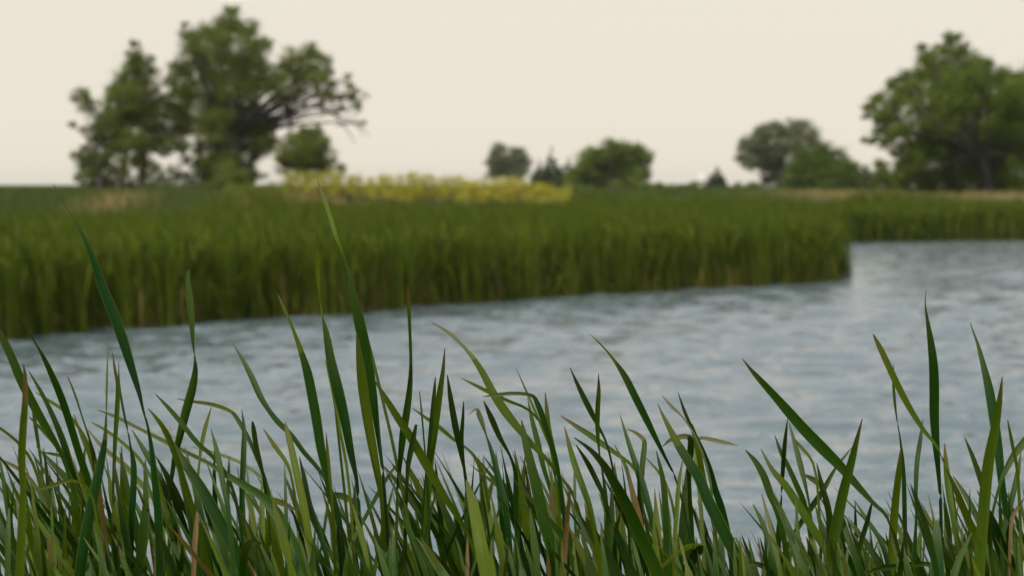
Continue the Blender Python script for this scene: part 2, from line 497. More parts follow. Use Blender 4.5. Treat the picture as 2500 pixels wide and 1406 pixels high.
r2 = reeds("far_reed_bed", P, 1.74, 0.05, B2l)
tag(r2, "distant green reed band along the far right shore", "reeds", kind="stuff")
print("reeds", len(r1.data.polygons), len(r2.data.polygons))

# dead stalks and litter at the foot of the reeds
Pd = bed_points(240000, (-26, 12, 38, 108), -0.3, 0.5)
hd = rng.uniform(0.2, 1.0, len(Pd)) * (1 + 0.5 * fbm(Pd, 1.0, 30))
hd = np.clip(hd, 0.1, 1.4)
rd = blades("dead_reed_stalks", Pd, ground_z(Pd) - 0.02, hd, rng.uniform(0.015, 0.04, len(Pd)), 0.25,
            np.clip(rng.normal(0.80, 0.18, len(Pd)), 0.2, 1), M['reed'])
tag(rd, "tan dead stalks at the foot of the reeds by the waterline", "stalks", kind="stuff")

# meadow grass behind the reeds
def meadow_pts(n, box, lo):
    P = scatter(n, *box)
    d = seg_dist(P, SL)
    return P[inside(P, land_poly) & (d > lo) & in_view(P, 9)]
Pm = np.concatenate([meadow_pts(40000, (-34, -4, 62, 150), 17), meadow_pts(56000, (-45, 60, 70, 190), 13), meadow_pts(18000, (-90, 90, 190, 420), 10)])
tm = np.clip(0.24 + 0.24 * fbm(Pm, 0.14, 41) + 0.12 * fbm(Pm, 0.8, 42) + rng.normal(0, 0.1, len(Pm)), 0, 1)
# dry strips the photograph shows
def dry(px, D, rx, ry):
    return np.exp(-(((Pm[:, 0] - (px - CX) / F * D) / rx) ** 2 + ((Pm[:, 1] - D) / ry) ** 2))
tm = np.clip(tm + 0.85 * dry(780, 113, 3.2, 12) + 0.7 * dry(290, 108, 1.3, 12) + 0.95 * dry(2070, 155, 4.5, 30) + 0.95 * dry(2470, 155, 4, 30), 0, 1)
far_w = np.where(Pm[:, 1] > 190, 0.16, 0.07)
mg = blades("meadow_grass", Pm, ground_z(Pm) - 0.03, rng.uniform(0.25, 0.6, len(Pm)) * np.where(Pm[:, 0] < -6, 1.3, 1.0), far_w, 0.3, tm, M['meadow'], rings=(0, 0.6, 1.0))
tag(mg, "short green and tan meadow grass on the rise behind the reeds", "grass", kind="stuff")

# ------------------------------------------------------------------ trees
def tubes(paths, sides=7):
    """paths: lists of (Vector, radius); one closed mesh"""
    V, Q, T = [], [], []
    for path in paths:
        base = len(V)
        n = len(path)
        for i, (p, r) in enumerate(path):
            t = (path[min(i + 1, n - 1)][0] - path[max(i - 1, 0)][0]).normalized()
            u = t.cross(Vector((0.3, 1, 0.1))).normalized()
            v = t.cross(u)
            for k in range(sides):
                an = 2 * math.pi * k / sides
                V.append(p + (u * math.cos(an) + v * math.sin(an)) * r * (1 + 0.12 * math.sin(3 * an + i)))
        for i in range(n - 1):
            for k in range(sides):
                k2 = (k + 1) % sides
                Q.append((base + i * sides + k, base + i * sides + k2, base + (i + 1) * sides + k2, base + (i + 1) * sides + k))
        top = base + (n - 1) * sides
        V.append(path[-1][0]); c = len(V) - 1
        for k in range(sides): T.append((top + k, top + (k + 1) % sides, c))
    return np.array([tuple(v) for v in V]), np.array(Q), np.array(T)

def limb(a, b, r0, r1, n=6, bow=0.12):
    d = b - a
    L = d.length
    off = Vector((random.uniform(-1, 1), random.uniform(-1, 1), random.uniform(-0.2, 1))) * L * bow
    out = []
    for i in range(n):
        t = i / (n - 1)
        p = a + d * t + off * (4 * t * (1 - t)) * 0.5
        p += Vector((random.uniform(-1, 1), random.uniform(-1, 1), random.uniform(-1, 1))) * L * 0.015
        out.append((p, r0 + (r1 - r0) * t))
    return out

def leaf_cloud(clumps, size, dens, loose=0.3, var=1.0):
    """clumps: (centre Vector, radius). Leaf-sized quads gathered in many sprays."""
    C, SZ, TI = [], [], []
    for c, r in clumps:
        nsub = max(8, int(14 + r * 16))
        ctint = random.gauss(0, 0.10) * var
        for s in range(nsub):
            d = rng.normal(size=3); d /= np.linalg.norm(d)
            rad = r * rng.uniform(0.25, 1.02)
            sc = np.array(c) + d * rad * np.array([1, 1, 0.85])
            sr = r * rng.uniform(0.18, 0.42)
            n = 4 + int(16 * dens * sr * sr / (size * size) * rng.uniform(0.6, 1.2))
            q = rng.normal(size=(n, 3)) * sr * np.array([0.6, 0.6, 0.42])
            C.append(sc + q); SZ.append(np.full(n, size))
            TI.append(np.full(n, 0.45 + ctint + random.gauss(0, 0.14) * var) + rng.normal(0, 0.1, n))
        # thin stray leaves round the clump
        n = 2 + int(loose * dens * r * r / (size * size) * 2.0)
        q = rng.normal(size=(n, 3)) * r * 0.6
        C.append(np.array(c) + q); SZ.append(np.full(n, size * 0.8)); TI.append(rng.normal(0.5, 0.15, n))
    C = np.concatenate(C); SZ = np.concatenate(SZ) * rng.uniform(0.7, 1.3, len(C)); TI = np.clip(np.concatenate(TI), 0, 1)
    n = len(C)
    nrm = rng.normal(size=(n, 3)) + np.array([0, 0, 0.5]); nrm /= np.linalg.norm(nrm, axis=1)[:, None]
    ax = np.cross(nrm, rng.normal(size=(n, 3))); ax /= np.linalg.norm(ax, axis=1)[:, None]
    bx = np.cross(nrm, ax)
    h = SZ[:, None] * 0.5
    V = np.stack([C - ax * h, C - bx * h * 0.55 + ax * h * 0.1, C + ax * h * 1.05, C + bx * h * 0.55 + ax * h * 0.1], 1)
    Q = np.arange(n * 4).reshape(n, 4)
    return V.reshape(-1, 3), Q, np.repeat(TI, 4)

def px2m(r, D): return r * D / F

def base_at(px, D):
    x = (px - CX) / F * D
    z = float(ground_z(np.array([[x, D]]))[0])
    return Vector((x, D, z))

def tree(name, label, cat, px, D, clumps, mat, trunk_r, fork=None, size=0.16, dens=0.8, depth_k=0.75, extra=None, group=None, loose=0.3, stems=None, swell=1.15):
    base = base_at(px, D)
    root = empty(name, base)
    tag(root, label, cat, group)
    xs = [c[0] for c in clumps]
    halfw = px2m((max(xs) - min(xs)) / 2, D)
    mid = (max(xs) + min(xs)) / 2
    pts = []
    for (cx, cy, r) in clumps:
        off = abs(cx - mid) / max(1, (max(xs) - min(xs)) / 2)
        dd = random.uniform(-1, 1) * halfw * depth_k * math.sqrt(max(0.05, 1 - min(1, off) ** 2))
        p = pt(cx, cy, D + dd)
        pts.append((p, px2m(r, D) * swell))
    # trunk and limbs
    paths = []
    if stems is None: stems = [(px, fork)]
    forks = []
    for (sx, fk) in stems:
        b0 = base_at(sx, D)
        if fk is None:
            f = Vector((b0.x, b0.y, b0.z + 0.35 * (max(p.z for p, _ in pts) - b0.z)))
        else:
            f = pt(fk[0], fk[1], D)
        paths.append([(b0 + Vector((0, 0, -0.3)), trunk_r * 1.35), (b0 + (f - b0) * 0.1, trunk_r * 1.08), (b0 + (f - b0) * 0.4 + Vector((trunk_r * 0.3, 0, 0)), trunk_r * 0.9), (b0 + (f - b0) * 0.75, trunk_r * 0.8), (f, trunk_r * 0.68)])
        forks.append(f)
    for p, r in pts:
        f = min(forks, key=lambda q: (q - p).length)
        L = (p - f).length
        r0 = max(0.02, min(trunk_r * 0.3, 0.02 * L))
        paths.append(limb(f, p, r0, 0.02))
        for k in range(2):
            d = Vector((random.gauss(0, 1), random.gauss(0, 1), random.gauss(0.3, 0.8))).normalized() * r * 0.95
            paths.append(limb(f.lerp(p, 0.8), p + d, max(0.015, r0 * 0.35), 0.012, 4))
    for e in (extra or []):
        paths.append([(pt(x, y, D + dz), px2m(r * 0.68, D)) for (x, y, dz, r) in e])
    V, Q, T = tubes(paths)
    mesh_np("trunk", V, Q, T, mat=M['bark'], parent=root, smooth=True)
    V, Q, ti = leaf_cloud(pts, size, dens, loose)
    mesh_np("crown", V, Q, mat=M[mat], parent=root, tint=ti)
    return root

A = [(565, 28, 20), (556, 60, 34), (600, 80, 34), (628, 104, 30), (500, 84, 34), (462, 92, 24), (452, 60, 9), (652, 106, 14), (545, 120, 42), (600, 140, 44), (482, 130, 40), (640, 160, 30),
     (450, 170, 34), (520, 180, 48), (590, 200, 48), (470, 225, 44), (540, 245, 50), (600, 262, 36), (425, 215, 26), (420, 262, 34), (462, 285, 44), (520, 300, 46),
     (580, 310, 42), (430, 318, 34), (628, 205, 30), (672, 200, 34), (700, 165, 34), (722, 138, 24), (760, 130, 26), (790, 150, 22), (740, 185, 36), (690, 235, 30), (718, 235, 26),
     (780, 195, 26), (800, 225, 18), (850, 186, 11), (868, 235, 20), (855, 212, 12), (872, 262, 13), (836, 238, 12), (630, 330, 34), (655, 350, 26), (620, 375, 30), (530, 350, 34),
     (520, 395, 34), (540, 430, 36), (505, 440, 28), (600, 410, 26), (585, 350, 36), (470, 440, 22), (500, 410, 30), (555, 400, 34), (480, 400, 16), (575, 445, 24), (530, 455, 26), (640, 345, 24), (440, 358, 24), (452, 392, 16), (402, 372, 16), (618, 428, 22), (495, 365, 26), (600, 445, 22), (815, 205, 12), (835, 262, 9), (705, 268, 12), (790, 250, 10), (660, 320, 16), (888, 300, 6), (762, 168, 22), (800, 175, 14)]
limbA = [[(585, 330, 0, 9), (625, 332, 0, 8), (668, 308, -0.3, 7), (705, 280, -0.5, 6.5), (735, 262, -0.6, 6), (762, 238, -0.8, 5), (778, 205, -0.8, 3)],
         [(735, 262, -0.6, 5), (778, 262, -0.8, 4.5), (815, 280, -1, 4), (850, 293, -1.2, 3.2), (880, 312, -1.3, 2.2), (905, 332, -1.4, 1)],
         [(815, 280, -1, 3), (846, 315, -1.1, 2), (868, 352, -1.2, 1)],
         [(778, 262, -0.8, 3), (826, 262, -0.5, 2.4), (868, 285, -0.4, 1.5), (888, 318, -0.4, 0.8)],
         [(850, 293, -1.2, 2), (872, 300, -1, 1.4), (884, 335, -1, 0.8)],
         [(705, 280, -0.5, 5), (712, 312, -0.4, 4), (695, 335, -0.3, 3), (672, 350, -0.2, 2)],
         [(762, 238, -0.8, 3), (800, 215, -0.8, 2), (845, 196, -0.8, 1)],
         [(762, 238, -0.8, 3), (815, 240, -0.6, 2), (865, 240, -0.5, 1.2)]]
tree("cottonwood_tree", "largest old cottonwood on the left, dark leaning trunk and long bare limb drooping right", "tree", 598, 160, A, 'cotton', 0.50,
     fork=(560, 335), size=0.12, dens=0.8, extra=limbA, loose=0.5, swell=1.22)
B = [(328, 108, 11), (332, 135, 20), (326, 168, 28), (362, 150, 13), (372, 170, 12), (300, 200, 24), (345, 205, 34), (282, 225, 22), (318, 240, 36), (262, 245, 16), (200, 230, 16), (186, 240, 11),
     (214, 258, 18), (368, 250, 30), (350, 285, 38), (300, 285, 36), (255, 280, 24), (240, 310, 22), (282, 320, 32), (392, 285, 26), (380, 320, 28), (330, 345, 26), (178, 305, 9), (205, 318, 10),
     (290, 360, 24), (350, 360, 18), (222, 385, 20), (192, 385, 13), (180, 378, 8), (245, 405, 26), (232, 435, 22), (262, 440, 18), (298, 395, 16), (300, 430, 12), (228, 340, 14), (405, 350, 20), (215, 405, 22), (200, 435, 16), (272, 455, 20), (236, 458, 20), (335, 395, 18), (318, 455, 16), (350, 430, 14), (205, 365, 12), (262, 385, 18), (300, 345, 28), (338, 378, 22), (292, 425, 20), (362, 412, 18), (252, 358, 16), (375, 350, 22), (385, 450, 18), (330, 448, 18)]
tree("leaning_cottonwood", "smaller ragged cottonwood left of the largest one, with pointed top and sky gaps", "tree", 285, 157, B, 'cotton', 0.22,
     stems=[(285, (318, 320)), (245, (240, 380)), (345, (352, 340))], size=0.12, dens=0.85, loose=0.6, swell=1.42)
Cc = [(735, 340, 30), (772, 330, 24), (792, 348, 14), (705, 368, 30), (745, 372, 34), (785, 380, 28), (700, 398, 26), (735, 408, 34), (778, 410, 30), (808, 398, 14), (830, 408, 10), (838, 415, 8), (760, 352, 22)]
tree("small_tree", "small rounded green tree under the drooping limb of the largest cottonwood", "tree", 748, 150, Cc, 'cotton', 0.12, size=0.12, dens=0.9, swell=1.3, loose=0.5)
tree("understory_shrub", "bright green shrub at the foot of the largest cottonwood trunk", "shrub", 566, 148, [(560, 412, 20), (585, 430, 22), (545, 440, 22), (570, 455, 22), (600, 455, 18)], 'bright', 0.05, size=0.13, dens=0.7)
tree("understory_shrub", "grey green shrub filling the gap between the two left cottonwoods", "shrub", 410, 152, [(392, 430, 20), (428, 436, 20), (405, 452, 24), (446, 456, 20), (368, 452, 16), (470, 462, 18), (420, 412, 14), (445, 425, 18), (380, 405, 14), (350, 455, 16)], 'grey', 0.05, size=0.14, dens=0.55)
R_ = [(2318, 98, 18), (2336, 92, 13), (2306, 122, 24), (2345, 128, 26), (2250, 118, 13), (2262, 146, 22), (2300, 160, 40), (2355, 165, 40), (2395, 165, 26), (2412, 195, 40), (2250, 185, 30),
      (2300, 215, 50), (2360, 225, 50), (2208, 195, 22), (2185, 210, 20), (2225, 225, 34), (2190, 245, 32), (2142, 245, 20), (2122, 262, 18), (2150, 278, 26), (2112, 285, 9), (2178, 290, 34),
      (2228, 262, 26), (2280, 275, 46), (2150, 318, 22), (2182, 330, 26), (2130, 344, 14), (2108, 342, 8), (2155, 352, 14), (2205, 318, 24), (2250, 325, 36), (2330, 290, 56), (2400, 270, 54),
      (2455, 190, 30), (2482, 185, 22), (2470, 235, 46), (2450, 310, 58), (2500, 270, 50), (2300, 350, 52), (2370, 360, 56), (2262, 375, 42), (2225, 395, 30), (2240, 425, 38), (2300, 420, 48),
      (2370, 425, 50), (2440, 390, 56), (2500, 360, 56), (2510, 430, 50), (2440, 440, 46), (2540, 210, 50), (2570, 290, 60), (2580, 380, 60), (2620, 330, 60), (2610, 240, 44), (2640, 410, 50), (2215, 445, 24), (2205, 412, 26), (2195, 440, 24), (2260, 452, 34), (2330, 455, 36), (2400, 455, 36), (2470, 455, 38), (2220, 365, 26), (2185, 372, 14), (2280, 320, 40), (2420, 340, 46), (2480, 310, 46), (2330, 250, 46)]
tree("broadleaf_tree", "big dense green tree filling the right edge of the picture", "tree", 2420, 165, R_, 'dense', 0.42, fork=(2400, 380), size=0.16, dens=0.85, loose=0.6, swell=1.2)
G1 = [(1880, 318, 26), (1858, 335, 26), (1945, 312, 26), (1918, 330, 30), (1968, 330, 26), (1988, 350, 20), (1830, 355, 22), (1815, 385, 18), (1850, 375, 30), (1895, 365, 32), (1940, 360, 28), (1880, 400, 30),
      (1838, 400, 20), (1905, 430, 28), (1870, 440, 14), (1950, 400, 26), (1970, 385, 24)]
tree("distant_tree", "hazy grey green tree behind the rounded green tree at right", "tree", 1905, 330, G1, 'grey', 0.30, size=0.27, dens=1.0, swell=1.25, loose=0.6)
G2 = [(2008, 378, 28), (1978, 396, 30), (2042, 392, 28), (1950, 420, 30), (2070, 415, 26), (2000, 420, 40), (2045, 428, 34), (1940, 445, 26), (2085, 442, 22), (1985, 448, 30), (2030, 452, 30), (2070, 452, 24)]
tree("distant_tree", "dark rounded green tree in front of the hazy grey green one", "tree", 2010, 235, G2, 'dome', 0.25, size=0.18, dens=1.0, swell=1.25, loose=0.6)
tree("distant_shrub", "dark shrub right of the rounded green tree, lower of two", "shrub", 2112, 238, [(2112, 418, 14), (2105, 438, 20), (2122, 446, 20)], 'conifer', 0.06, size=0.2, dens=1.0)
tree("distant_shrub", "dark shrub against the left foot of the big right tree", "shrub", 2160, 225, [(2150, 405, 18), (2160, 425, 24), (2142, 445, 22), (2178, 446, 24)], 'dense', 0.06, size=0.2, dens=1.0)
G3 = [(1216, 372, 18), (1205, 395, 16), (1225, 400, 20), (1258, 374, 18), (1272, 392, 18), (1250, 400, 18), (1208, 420, 18), (1262, 420, 22), (1235, 425, 14)]
tree("distant_tree", "small pale two-lobed tree above the yellow flowering shrubs", "tree", 1240, 340, G3, 'grey', 0.18, size=0.22, dens=1.0, swell=1.4, loose=0.6)
G5 = [(1495, 360, 20), (1470, 374, 24), (1525, 372, 26), (1440, 388, 26), (1560, 380, 24), (1578, 392, 14), (1500, 395, 40), (1455, 410, 34), (1545, 410, 34), (1420, 415, 22), (1405, 440, 24), (1490, 435, 44), (1440, 448, 32), (1540, 442, 34), (1575, 425, 14)]
tree("distant_tree", "broad rounded light green tree right of the dark spire conifers", "tree", 1488, 270, G5, 'bright', 0.25, size=0.24, dens=1.0, swell=1.3, loose=0.6)
for px, D, cl, lab in [(1612, 250, [(1608, 452, 12), (1622, 458, 10), (1598, 460, 10)], "low pale green shrub just right of the broad rounded tree"),
                       (1660, 260, [(1650, 460, 9), (1664, 456, 10), (1676, 460, 9)], "low dark shrub midway between rounded tree and small cone-shaped spruce"),
                       (1695, 262, [(1688, 453, 10), (1700, 450, 10), (1694, 462, 10)], "low dark shrub left of the pale silo"),
                       (1420, 262, [(1395, 455, 12), (1420, 460, 12), (1445, 462, 12), (1372, 460, 10)], "low pale shrub along the left foot of the broad rounded tree"),
                       (1740, 255, [(1722, 463, 7), (1745, 462, 8), (1768, 463, 7)], "thin pale hedge below the small cone-shaped spruce"),
                       (1590, 258, [(1585, 452, 12), (1572, 458, 12), (1600, 462, 10)], "low dark shrub touching the right foot of the broad rounded tree"),
                       (1640, 275, [(1630, 459, 8), (1642, 456, 9)], "tiny far shrub between two larger low shrubs right of the rounded tree"),
                       (1840, 262, [(1832, 452, 12), (1850, 456, 12), (1842, 464, 10)], "low shrub at the left foot of the hazy grey green tree"),
                       (1795, 250, [(1785, 460, 9), (1802, 455, 11), (1818, 460, 9)], "low green shrub right of the small cone-shaped spruce"),
                       (20, 180, [(0, 468, 10), (22, 465, 11), (45, 468, 10), (-25, 466, 12)], "low shrub on the horizon at the far left edge"),
                       (110, 185, [(85, 467, 9), (110, 464, 10), (135, 467, 9)], "low shrub on the horizon left of the ragged cottonwood")]:
    tree("low_shrub", lab, "shrub", px, D, cl, 'bright' if 'pale' in lab or 'right of the small' in lab else 'dense', 0.04, size=0.16, dens=0.9, group="low shrubs on the horizon")

def conifer(label, px, ytop, D, halfw_px, group):
    b = base_at(px, D)
    top = pt(px, ytop, D)
    H = top.z - b.z
    root = empty("conifer", b); tag(root, label, "conifer", group)
    V, Q, T = tubes([[(b + Vector((0, 0, -0.2)), 0.16), (b + Vector((0.02, 0, H * 0.5)), 0.09), (b + Vector((0, 0, H)), 0.02)]])
    mesh_np("trunk", V, Q, T, mat=M['bark'], parent=root, smooth=True)
    R = px2m(halfw_px, D)
    cl = []
    nl = 11
    for i in range(nl):
        t = i / (nl - 1)
        z = b.z + H * (0.06 + 0.92 * t)
        rr = R * (1 - t) ** 0.85 + 0.05
        m = max(1, int(7 * (1 - t)) + 1)
        for k in range(m):
            an = 2 * math.pi * (k + random.random() * 0.6) / m
            q = rr * random.uniform(0.45, 0.9)
            cl.append((Vector((b.x + math.cos(an) * q, b.y + math.sin(an) * q, z - 0.15 * q)), max(0.16, rr * 0.42)))
    V, Q, ti = leaf_cloud(cl, 0.18, 1.0, 0.5)
    mesh_np("crown", V, Q, mat=M['conifer'], parent=root, tint=ti)
conifer("tall dark spire conifer left of the broad rounded light green tree", 1345, 360, 330, 36, "far conifers")
conifer("short dark conifer left of the tall spire conifer", 1318, 392, 335, 30, "far conifers")
conifer("dark conifer squeezed between tall spire and broad rounded tree", 1388, 386, 325, 44, "far conifers")
conifer("small lone cone-shaped spruce on the horizon beside the pale silo", 1750, 408, 300, 34, "far conifers")

# pale silo on the horizon
sb = base_at(1714, 420)
silo = empty("silo", sb)
tag(silo, "tiny pale round-topped silo on the horizon left of the cone-shaped spruce", "silo")
m, nt, out = new_mat("pale_painted_metal")
p = N(nt, "ShaderNodeBsdfPrincipled"); p.inputs['Roughness'].default_value = 0.5
tc = N(nt, "ShaderNodeTexCoord"); nz = N(nt, "ShaderNodeTexNoise"); nz.inputs['Scale'].default_value = 2.0
nt.links.new(tc.outputs['Object'], nz.inputs['Vector'])
nt.links.new(ramp(nt, [(0.3, (0.78, 0.72, 0.62)), (0.7, (0.85, 0.80, 0.70))], nz.outputs['Fac']), p.inputs['Base Color'])
nt.links.new(p.outputs[0], out.inputs['Surface'])
def lathe(name, prof, mat, parent, sides=20):
    V, Q = [], []
    for (r, z) in prof:
        for k in range(sides):
            an = 2 * math.pi * k / sides
            V.append((parent.location.x + r * math.cos(an), parent.location.y + r * math.sin(an), parent.location.z + z))
    for i in range(len(prof) - 1):
        for k in range(sides):
            k2 = (k + 1) % sides
            Q.append((i * sides + k, i * sides + k2, (i + 1) * sides + k2, (i + 1) * sides + k))
    return mesh_np(name, V, Q, mat=mat, parent=parent, smooth=True)
lathe("silo_wall", [(0.62, -0.2), (0.62, 1.3), (0.64, 1.31), (0.64, 1.36), (0.62, 1.37), (0.62, 2.0)], m, silo)
lathe("silo_dome", [(0.66, 2.0), (0.62, 2.12), (0.5, 2.32), (0.3, 2.45), (0.05, 2.5)], m, silo)

# yellow flowering shrubs on the rise
def mounds(x0, x1, top0, top1, n, low=488):
    """loose sprays between two pixels along the rise, tops running from top0 to top1"""
    out = []
    for k in range(n):
        t = (k + 0.5) / n
        x = x0 + (x1 - x0) * t
        tp = top0 + (top1 - top0) * t + random.uniform(-5, 5)
        r = random.uniform(13, 19)
        y = tp + r
        while y < low:
            out.append((x + random.uniform(-7, 7), y, r))
            y += r * 0.9
    return out
Yl = [("low green and yellow shrub left of the flowering row, below the cottonwood trunk", 620, 116, mounds(545, 695, 452, 436, 8, 484), -0.42),
      ("rounded yellow green flowering shrub at the left end of the row, under the small tree", 760, 121, mounds(690, 815, 416, 410, 8, 476), 0.02),
      ("yellow green flowering shrub ending at the dip in the row", 855, 120, mounds(812, 905, 410, 430, 6, 478), 0.05),
      ("bright yellow shrub just right of the dip in the flowering row", 970, 117, mounds(905, 1020, 424, 416, 7, 486), 0.08),
      ("yellow flowering shrub in the middle of the row", 1075, 116, mounds(1015, 1135, 417, 426, 7, 488), 0.10),
      ("golden flowering shrub in front of the pale two-lobed tree", 1195, 113, mounds(1130, 1255, 430, 428, 8, 492), 0.20),
      ("golden flowering shrub at the right end of the row, before the dark conifers", 1315, 114, mounds(1250, 1385, 430, 456, 8, 492), 0.16)]
for lab, px, D, cl, dt in Yl:
    b = base_at(px, D)
    root = empty("flowering_shrub", b); tag(root, lab, "shrub", "yellow flowering shrubs behind the reeds")
    pts = [(pt(cx, cy, D + random.uniform(-1.2, 1.2)), px2m(r, D)) for cx, cy, r in cl]
    paths = []
    for p_, r_ in pts:
        paths.append(limb(b + Vector((0, 0, -0.1)), p_, 0.025, 0.008, 4))
    V, Q, T = tubes(paths, 5)
    mesh_np("stem", V, Q, T, mat=M['bark'], parent=root)
    V, Q, ti = leaf_cloud(pts, 0.065, 0.28, 7.0, 0.3)
    # flowers sit towards the outside and the top of the sprays
    zz = V[:, 2]
    ti = np.clip(ti + dt + 0.25 * (rng.random(len(ti) // 4).repeat(4) - 0.4), 0, 1)
    mesh_np("flower_sprays", V, Q, mat=M['yellow'], parent=root, tint=ti)

# ------------------------------------------------------------------ foreground cattails
PXD = 3.4
def catmull(pts, n_per):
    """centripetal Catmull-Rom, no loops at uneven spacing"""
    P = [pts[0] * 2 - pts[1]] + pts + [pts[-1] * 2 - pts[-2]]
    out = []
    for i in range(1, len(P) - 2):
        p0, p1, p2, p3 = P[i - 1], P[i], P[i + 1], P[i + 2]
        d = lambda a, b: max(1e-4, float(np.linalg.norm((b - a)[:3]))) ** 0.5
        t0 = 0.0; t1 = t0 + d(p0, p1); t2 = t1 + d(p1, p2); t3 = t2 + d(p2, p3)
        for k in range(n_per):
            t = t1 + (t2 - t1) * k / n_per
            a1 = (t1 - t) / (t1 - t0) * p0 + (t - t0) / (t1 - t0) * p1
            a2 = (t2 - t) / (t2 - t1) * p1 + (t - t1) / (t2 - t1) * p2
            a3 = (t3 - t) / (t3 - t2) * p2 + (t - t2) / (t3 - t2) * p3
            b1 = (t2 - t) / (t2 - t0) * a1 + (t - t0) / (t2 - t0) * a2
            b2 = (t3 - t) / (t3 - t1) * a2 + (t - t1) / (t3 - t1) * a3
            out.append((t2 - t) / (t2 - t1) * b1 + (t - t1) / (t2 - t1) * b2)
    out.append(P[-2])
    return out

def leaf(parent, trace, D, matk, base, n_across=5, n_per=3, dz=None, tip=None):
    """trace: (px,py,visible width px) from tip downwards; the blade then runs down to the plant's foot.
    The blade has a true width; where it shows narrower it is turned edge-on."""
    n = len(trace)
    if dz is None: dz = random.uniform(-0.10, 0.10)
    y0, y1 = trace[0][1], trace[-1][1]
    ctrl = []
    for (x, y, w) in trace:
        f = (y1 - y) / max(60, (y1 - y0))
        p = pt(x, y, D + dz * f * f)
        ctrl.append((np.array(p), w))
    end = ctrl[-1][0]
    prev = ctrl[-2][0] if n > 1 else end + np.array([0, 0, 0.1])
    dirn = (end - prev); dirn /= np.linalg.norm(dirn)
    bl = np.array(base)
    H = end[2] - bl[2]
    wl = max(max(t[2] for t in trace) * 0.8, 16)
    # three more controls down to the foot
    for f in (0.05, 0.16, 0.4, 0.7, 1.0):
        lin = end + (bl - end) * f
        ext = end + dirn * H * f * 0.9
        k = (1 - f) ** 2
        q = lin * (1 - k) + ext * k
        q[2] = end[2] - H * f
        ctrl.append((q, ctrl[n - 1][1] + (wl - ctrl[n - 1][1]) * min(1, f * 2)))
    pts = catmull([np.append(p, w) for p, w in ctrl], n_per)
    pts = np.array(pts)
    C = pts[:, :3]; app = np.maximum(pts[:, 3], 0.8) * D / F
    seg = np.concatenate([[0], np.cumsum(np.linalg.norm(np.diff(C, axis=0), axis=1))])
    L = seg[-1]
    wmax = max(app.max(), 0.0075)
    sv = seg / L
    true = wmax * np.clip((seg + 0.004) / 0.24, 0, 1) ** 0.6
    true = np.maximum(true, app * 1.02)
    ratio = np.clip(app / true, 0, 1)
    # parity: once the blade has been edge-on it shows its other side
    par = np.ones(len(C)); cur = 1.0
    for i in range(1, len(C) - 1):
        if ratio[i] < 0.42 and ratio[i] <= ratio[i - 1] and ratio[i] < ratio[i + 1] and seg[i] > 0.05:
            cur = -cur
        par[i] = cur
    par[-1] = cur
    sgn = random.choice((-1, 1))
    camp = np.array([0, 0, EYE])
    V = []; al = []; ti = []
    T = np.gradient(C, axis=0)
    for i in range(len(C)):
        t = T[i] / (np.linalg.norm(T[i]) + 1e-9)
        v = C[i] - camp; v /= np.linalg.norm(v)
        u = np.cross(t, v); u /= np.linalg.norm(u) + 1e-9
        vp = np.cross(u, t)
        r = ratio[i] * par[i]
        W = r * u + sgn * math.sqrt(max(0, 1 - ratio[i] ** 2)) * vp
        Nn = np.cross(W, t)
        for k in range(n_across):
            s = -1 + 2 * k / (n_across - 1)
            V.append(C[i] + W * s * true[i] * 0.5 + Nn * (0.13 * true[i] * (1 - s * s)))
            al.append(1 - sv[i]); ti.append(s)
    Q = []
    for i in range(len(C) - 1):
        for k in range(n_across - 1):
            a0 = i * n_across + k
            Q.append((a0, a0 + 1, a0 + n_across + 1, a0 + n_across))
    o = mesh_np("leaf", np.array(V), np.array(Q), mat=M[matk], parent=parent, smooth=True, tint=ti, along=al)
    if tip:
        o.data.materials.append(M[tip[0]])
        nq = tip[1] * n_per * (n_across - 1)
        mi = np.zeros(len(Q), dtype=np.int32); mi[:nq] = 1
        o.data.polygons.foreach_set("material_index", mi)
    return o

def merged(leaves):
    """a pale or dry tip traced on its own joins the blade it belongs to"""
    out = []
    for k, tr in leaves:
        if out:
            k0, t0, _ = out[-1]
            if len(t0) <= 5 and abs(t0[-1][0] - tr[0][0]) < 16 and abs(t0[-1][1] - tr[0][1]) < 22:
                t0 = [q for q in t0 if q[1] < tr[0][1] - 4 or abs(q[0] - tr[0][0]) > 10]
                out[-1] = (k, t0 + tr[1:] if len(t0) > 1 else t0 + tr, (k0, len(t0)))
                continue
        out.append((k, tr, None))
    return out

def plant(label, D, leaves, group="tall cattails in the foreground"):
    bx = sum(t[1][-1][0] for t in leaves) / len(leaves)
    b = pt(bx, 1406, D)
    g = float(ground_z([[b.x, b.y]])[0]) - 0.05
    base = Vector((b.x + random.uniform(-0.02, 0.02), b.y, g))
    root = empty("cattail", base)
    tag(root, label, "cattail", group)
    for (k, tr, tipk) in merged(leaves):
        leaf(root, tr, D + random.uniform(-0.03, 0.03), k, base + Vector((random.uniform(-0.02, 0.02), random.uniform(-0.02, 0.02), 0)), tip=tipk)
    return root

def S(s): return [tuple(float(v) for v in q.split(',')) for q in s.split()]

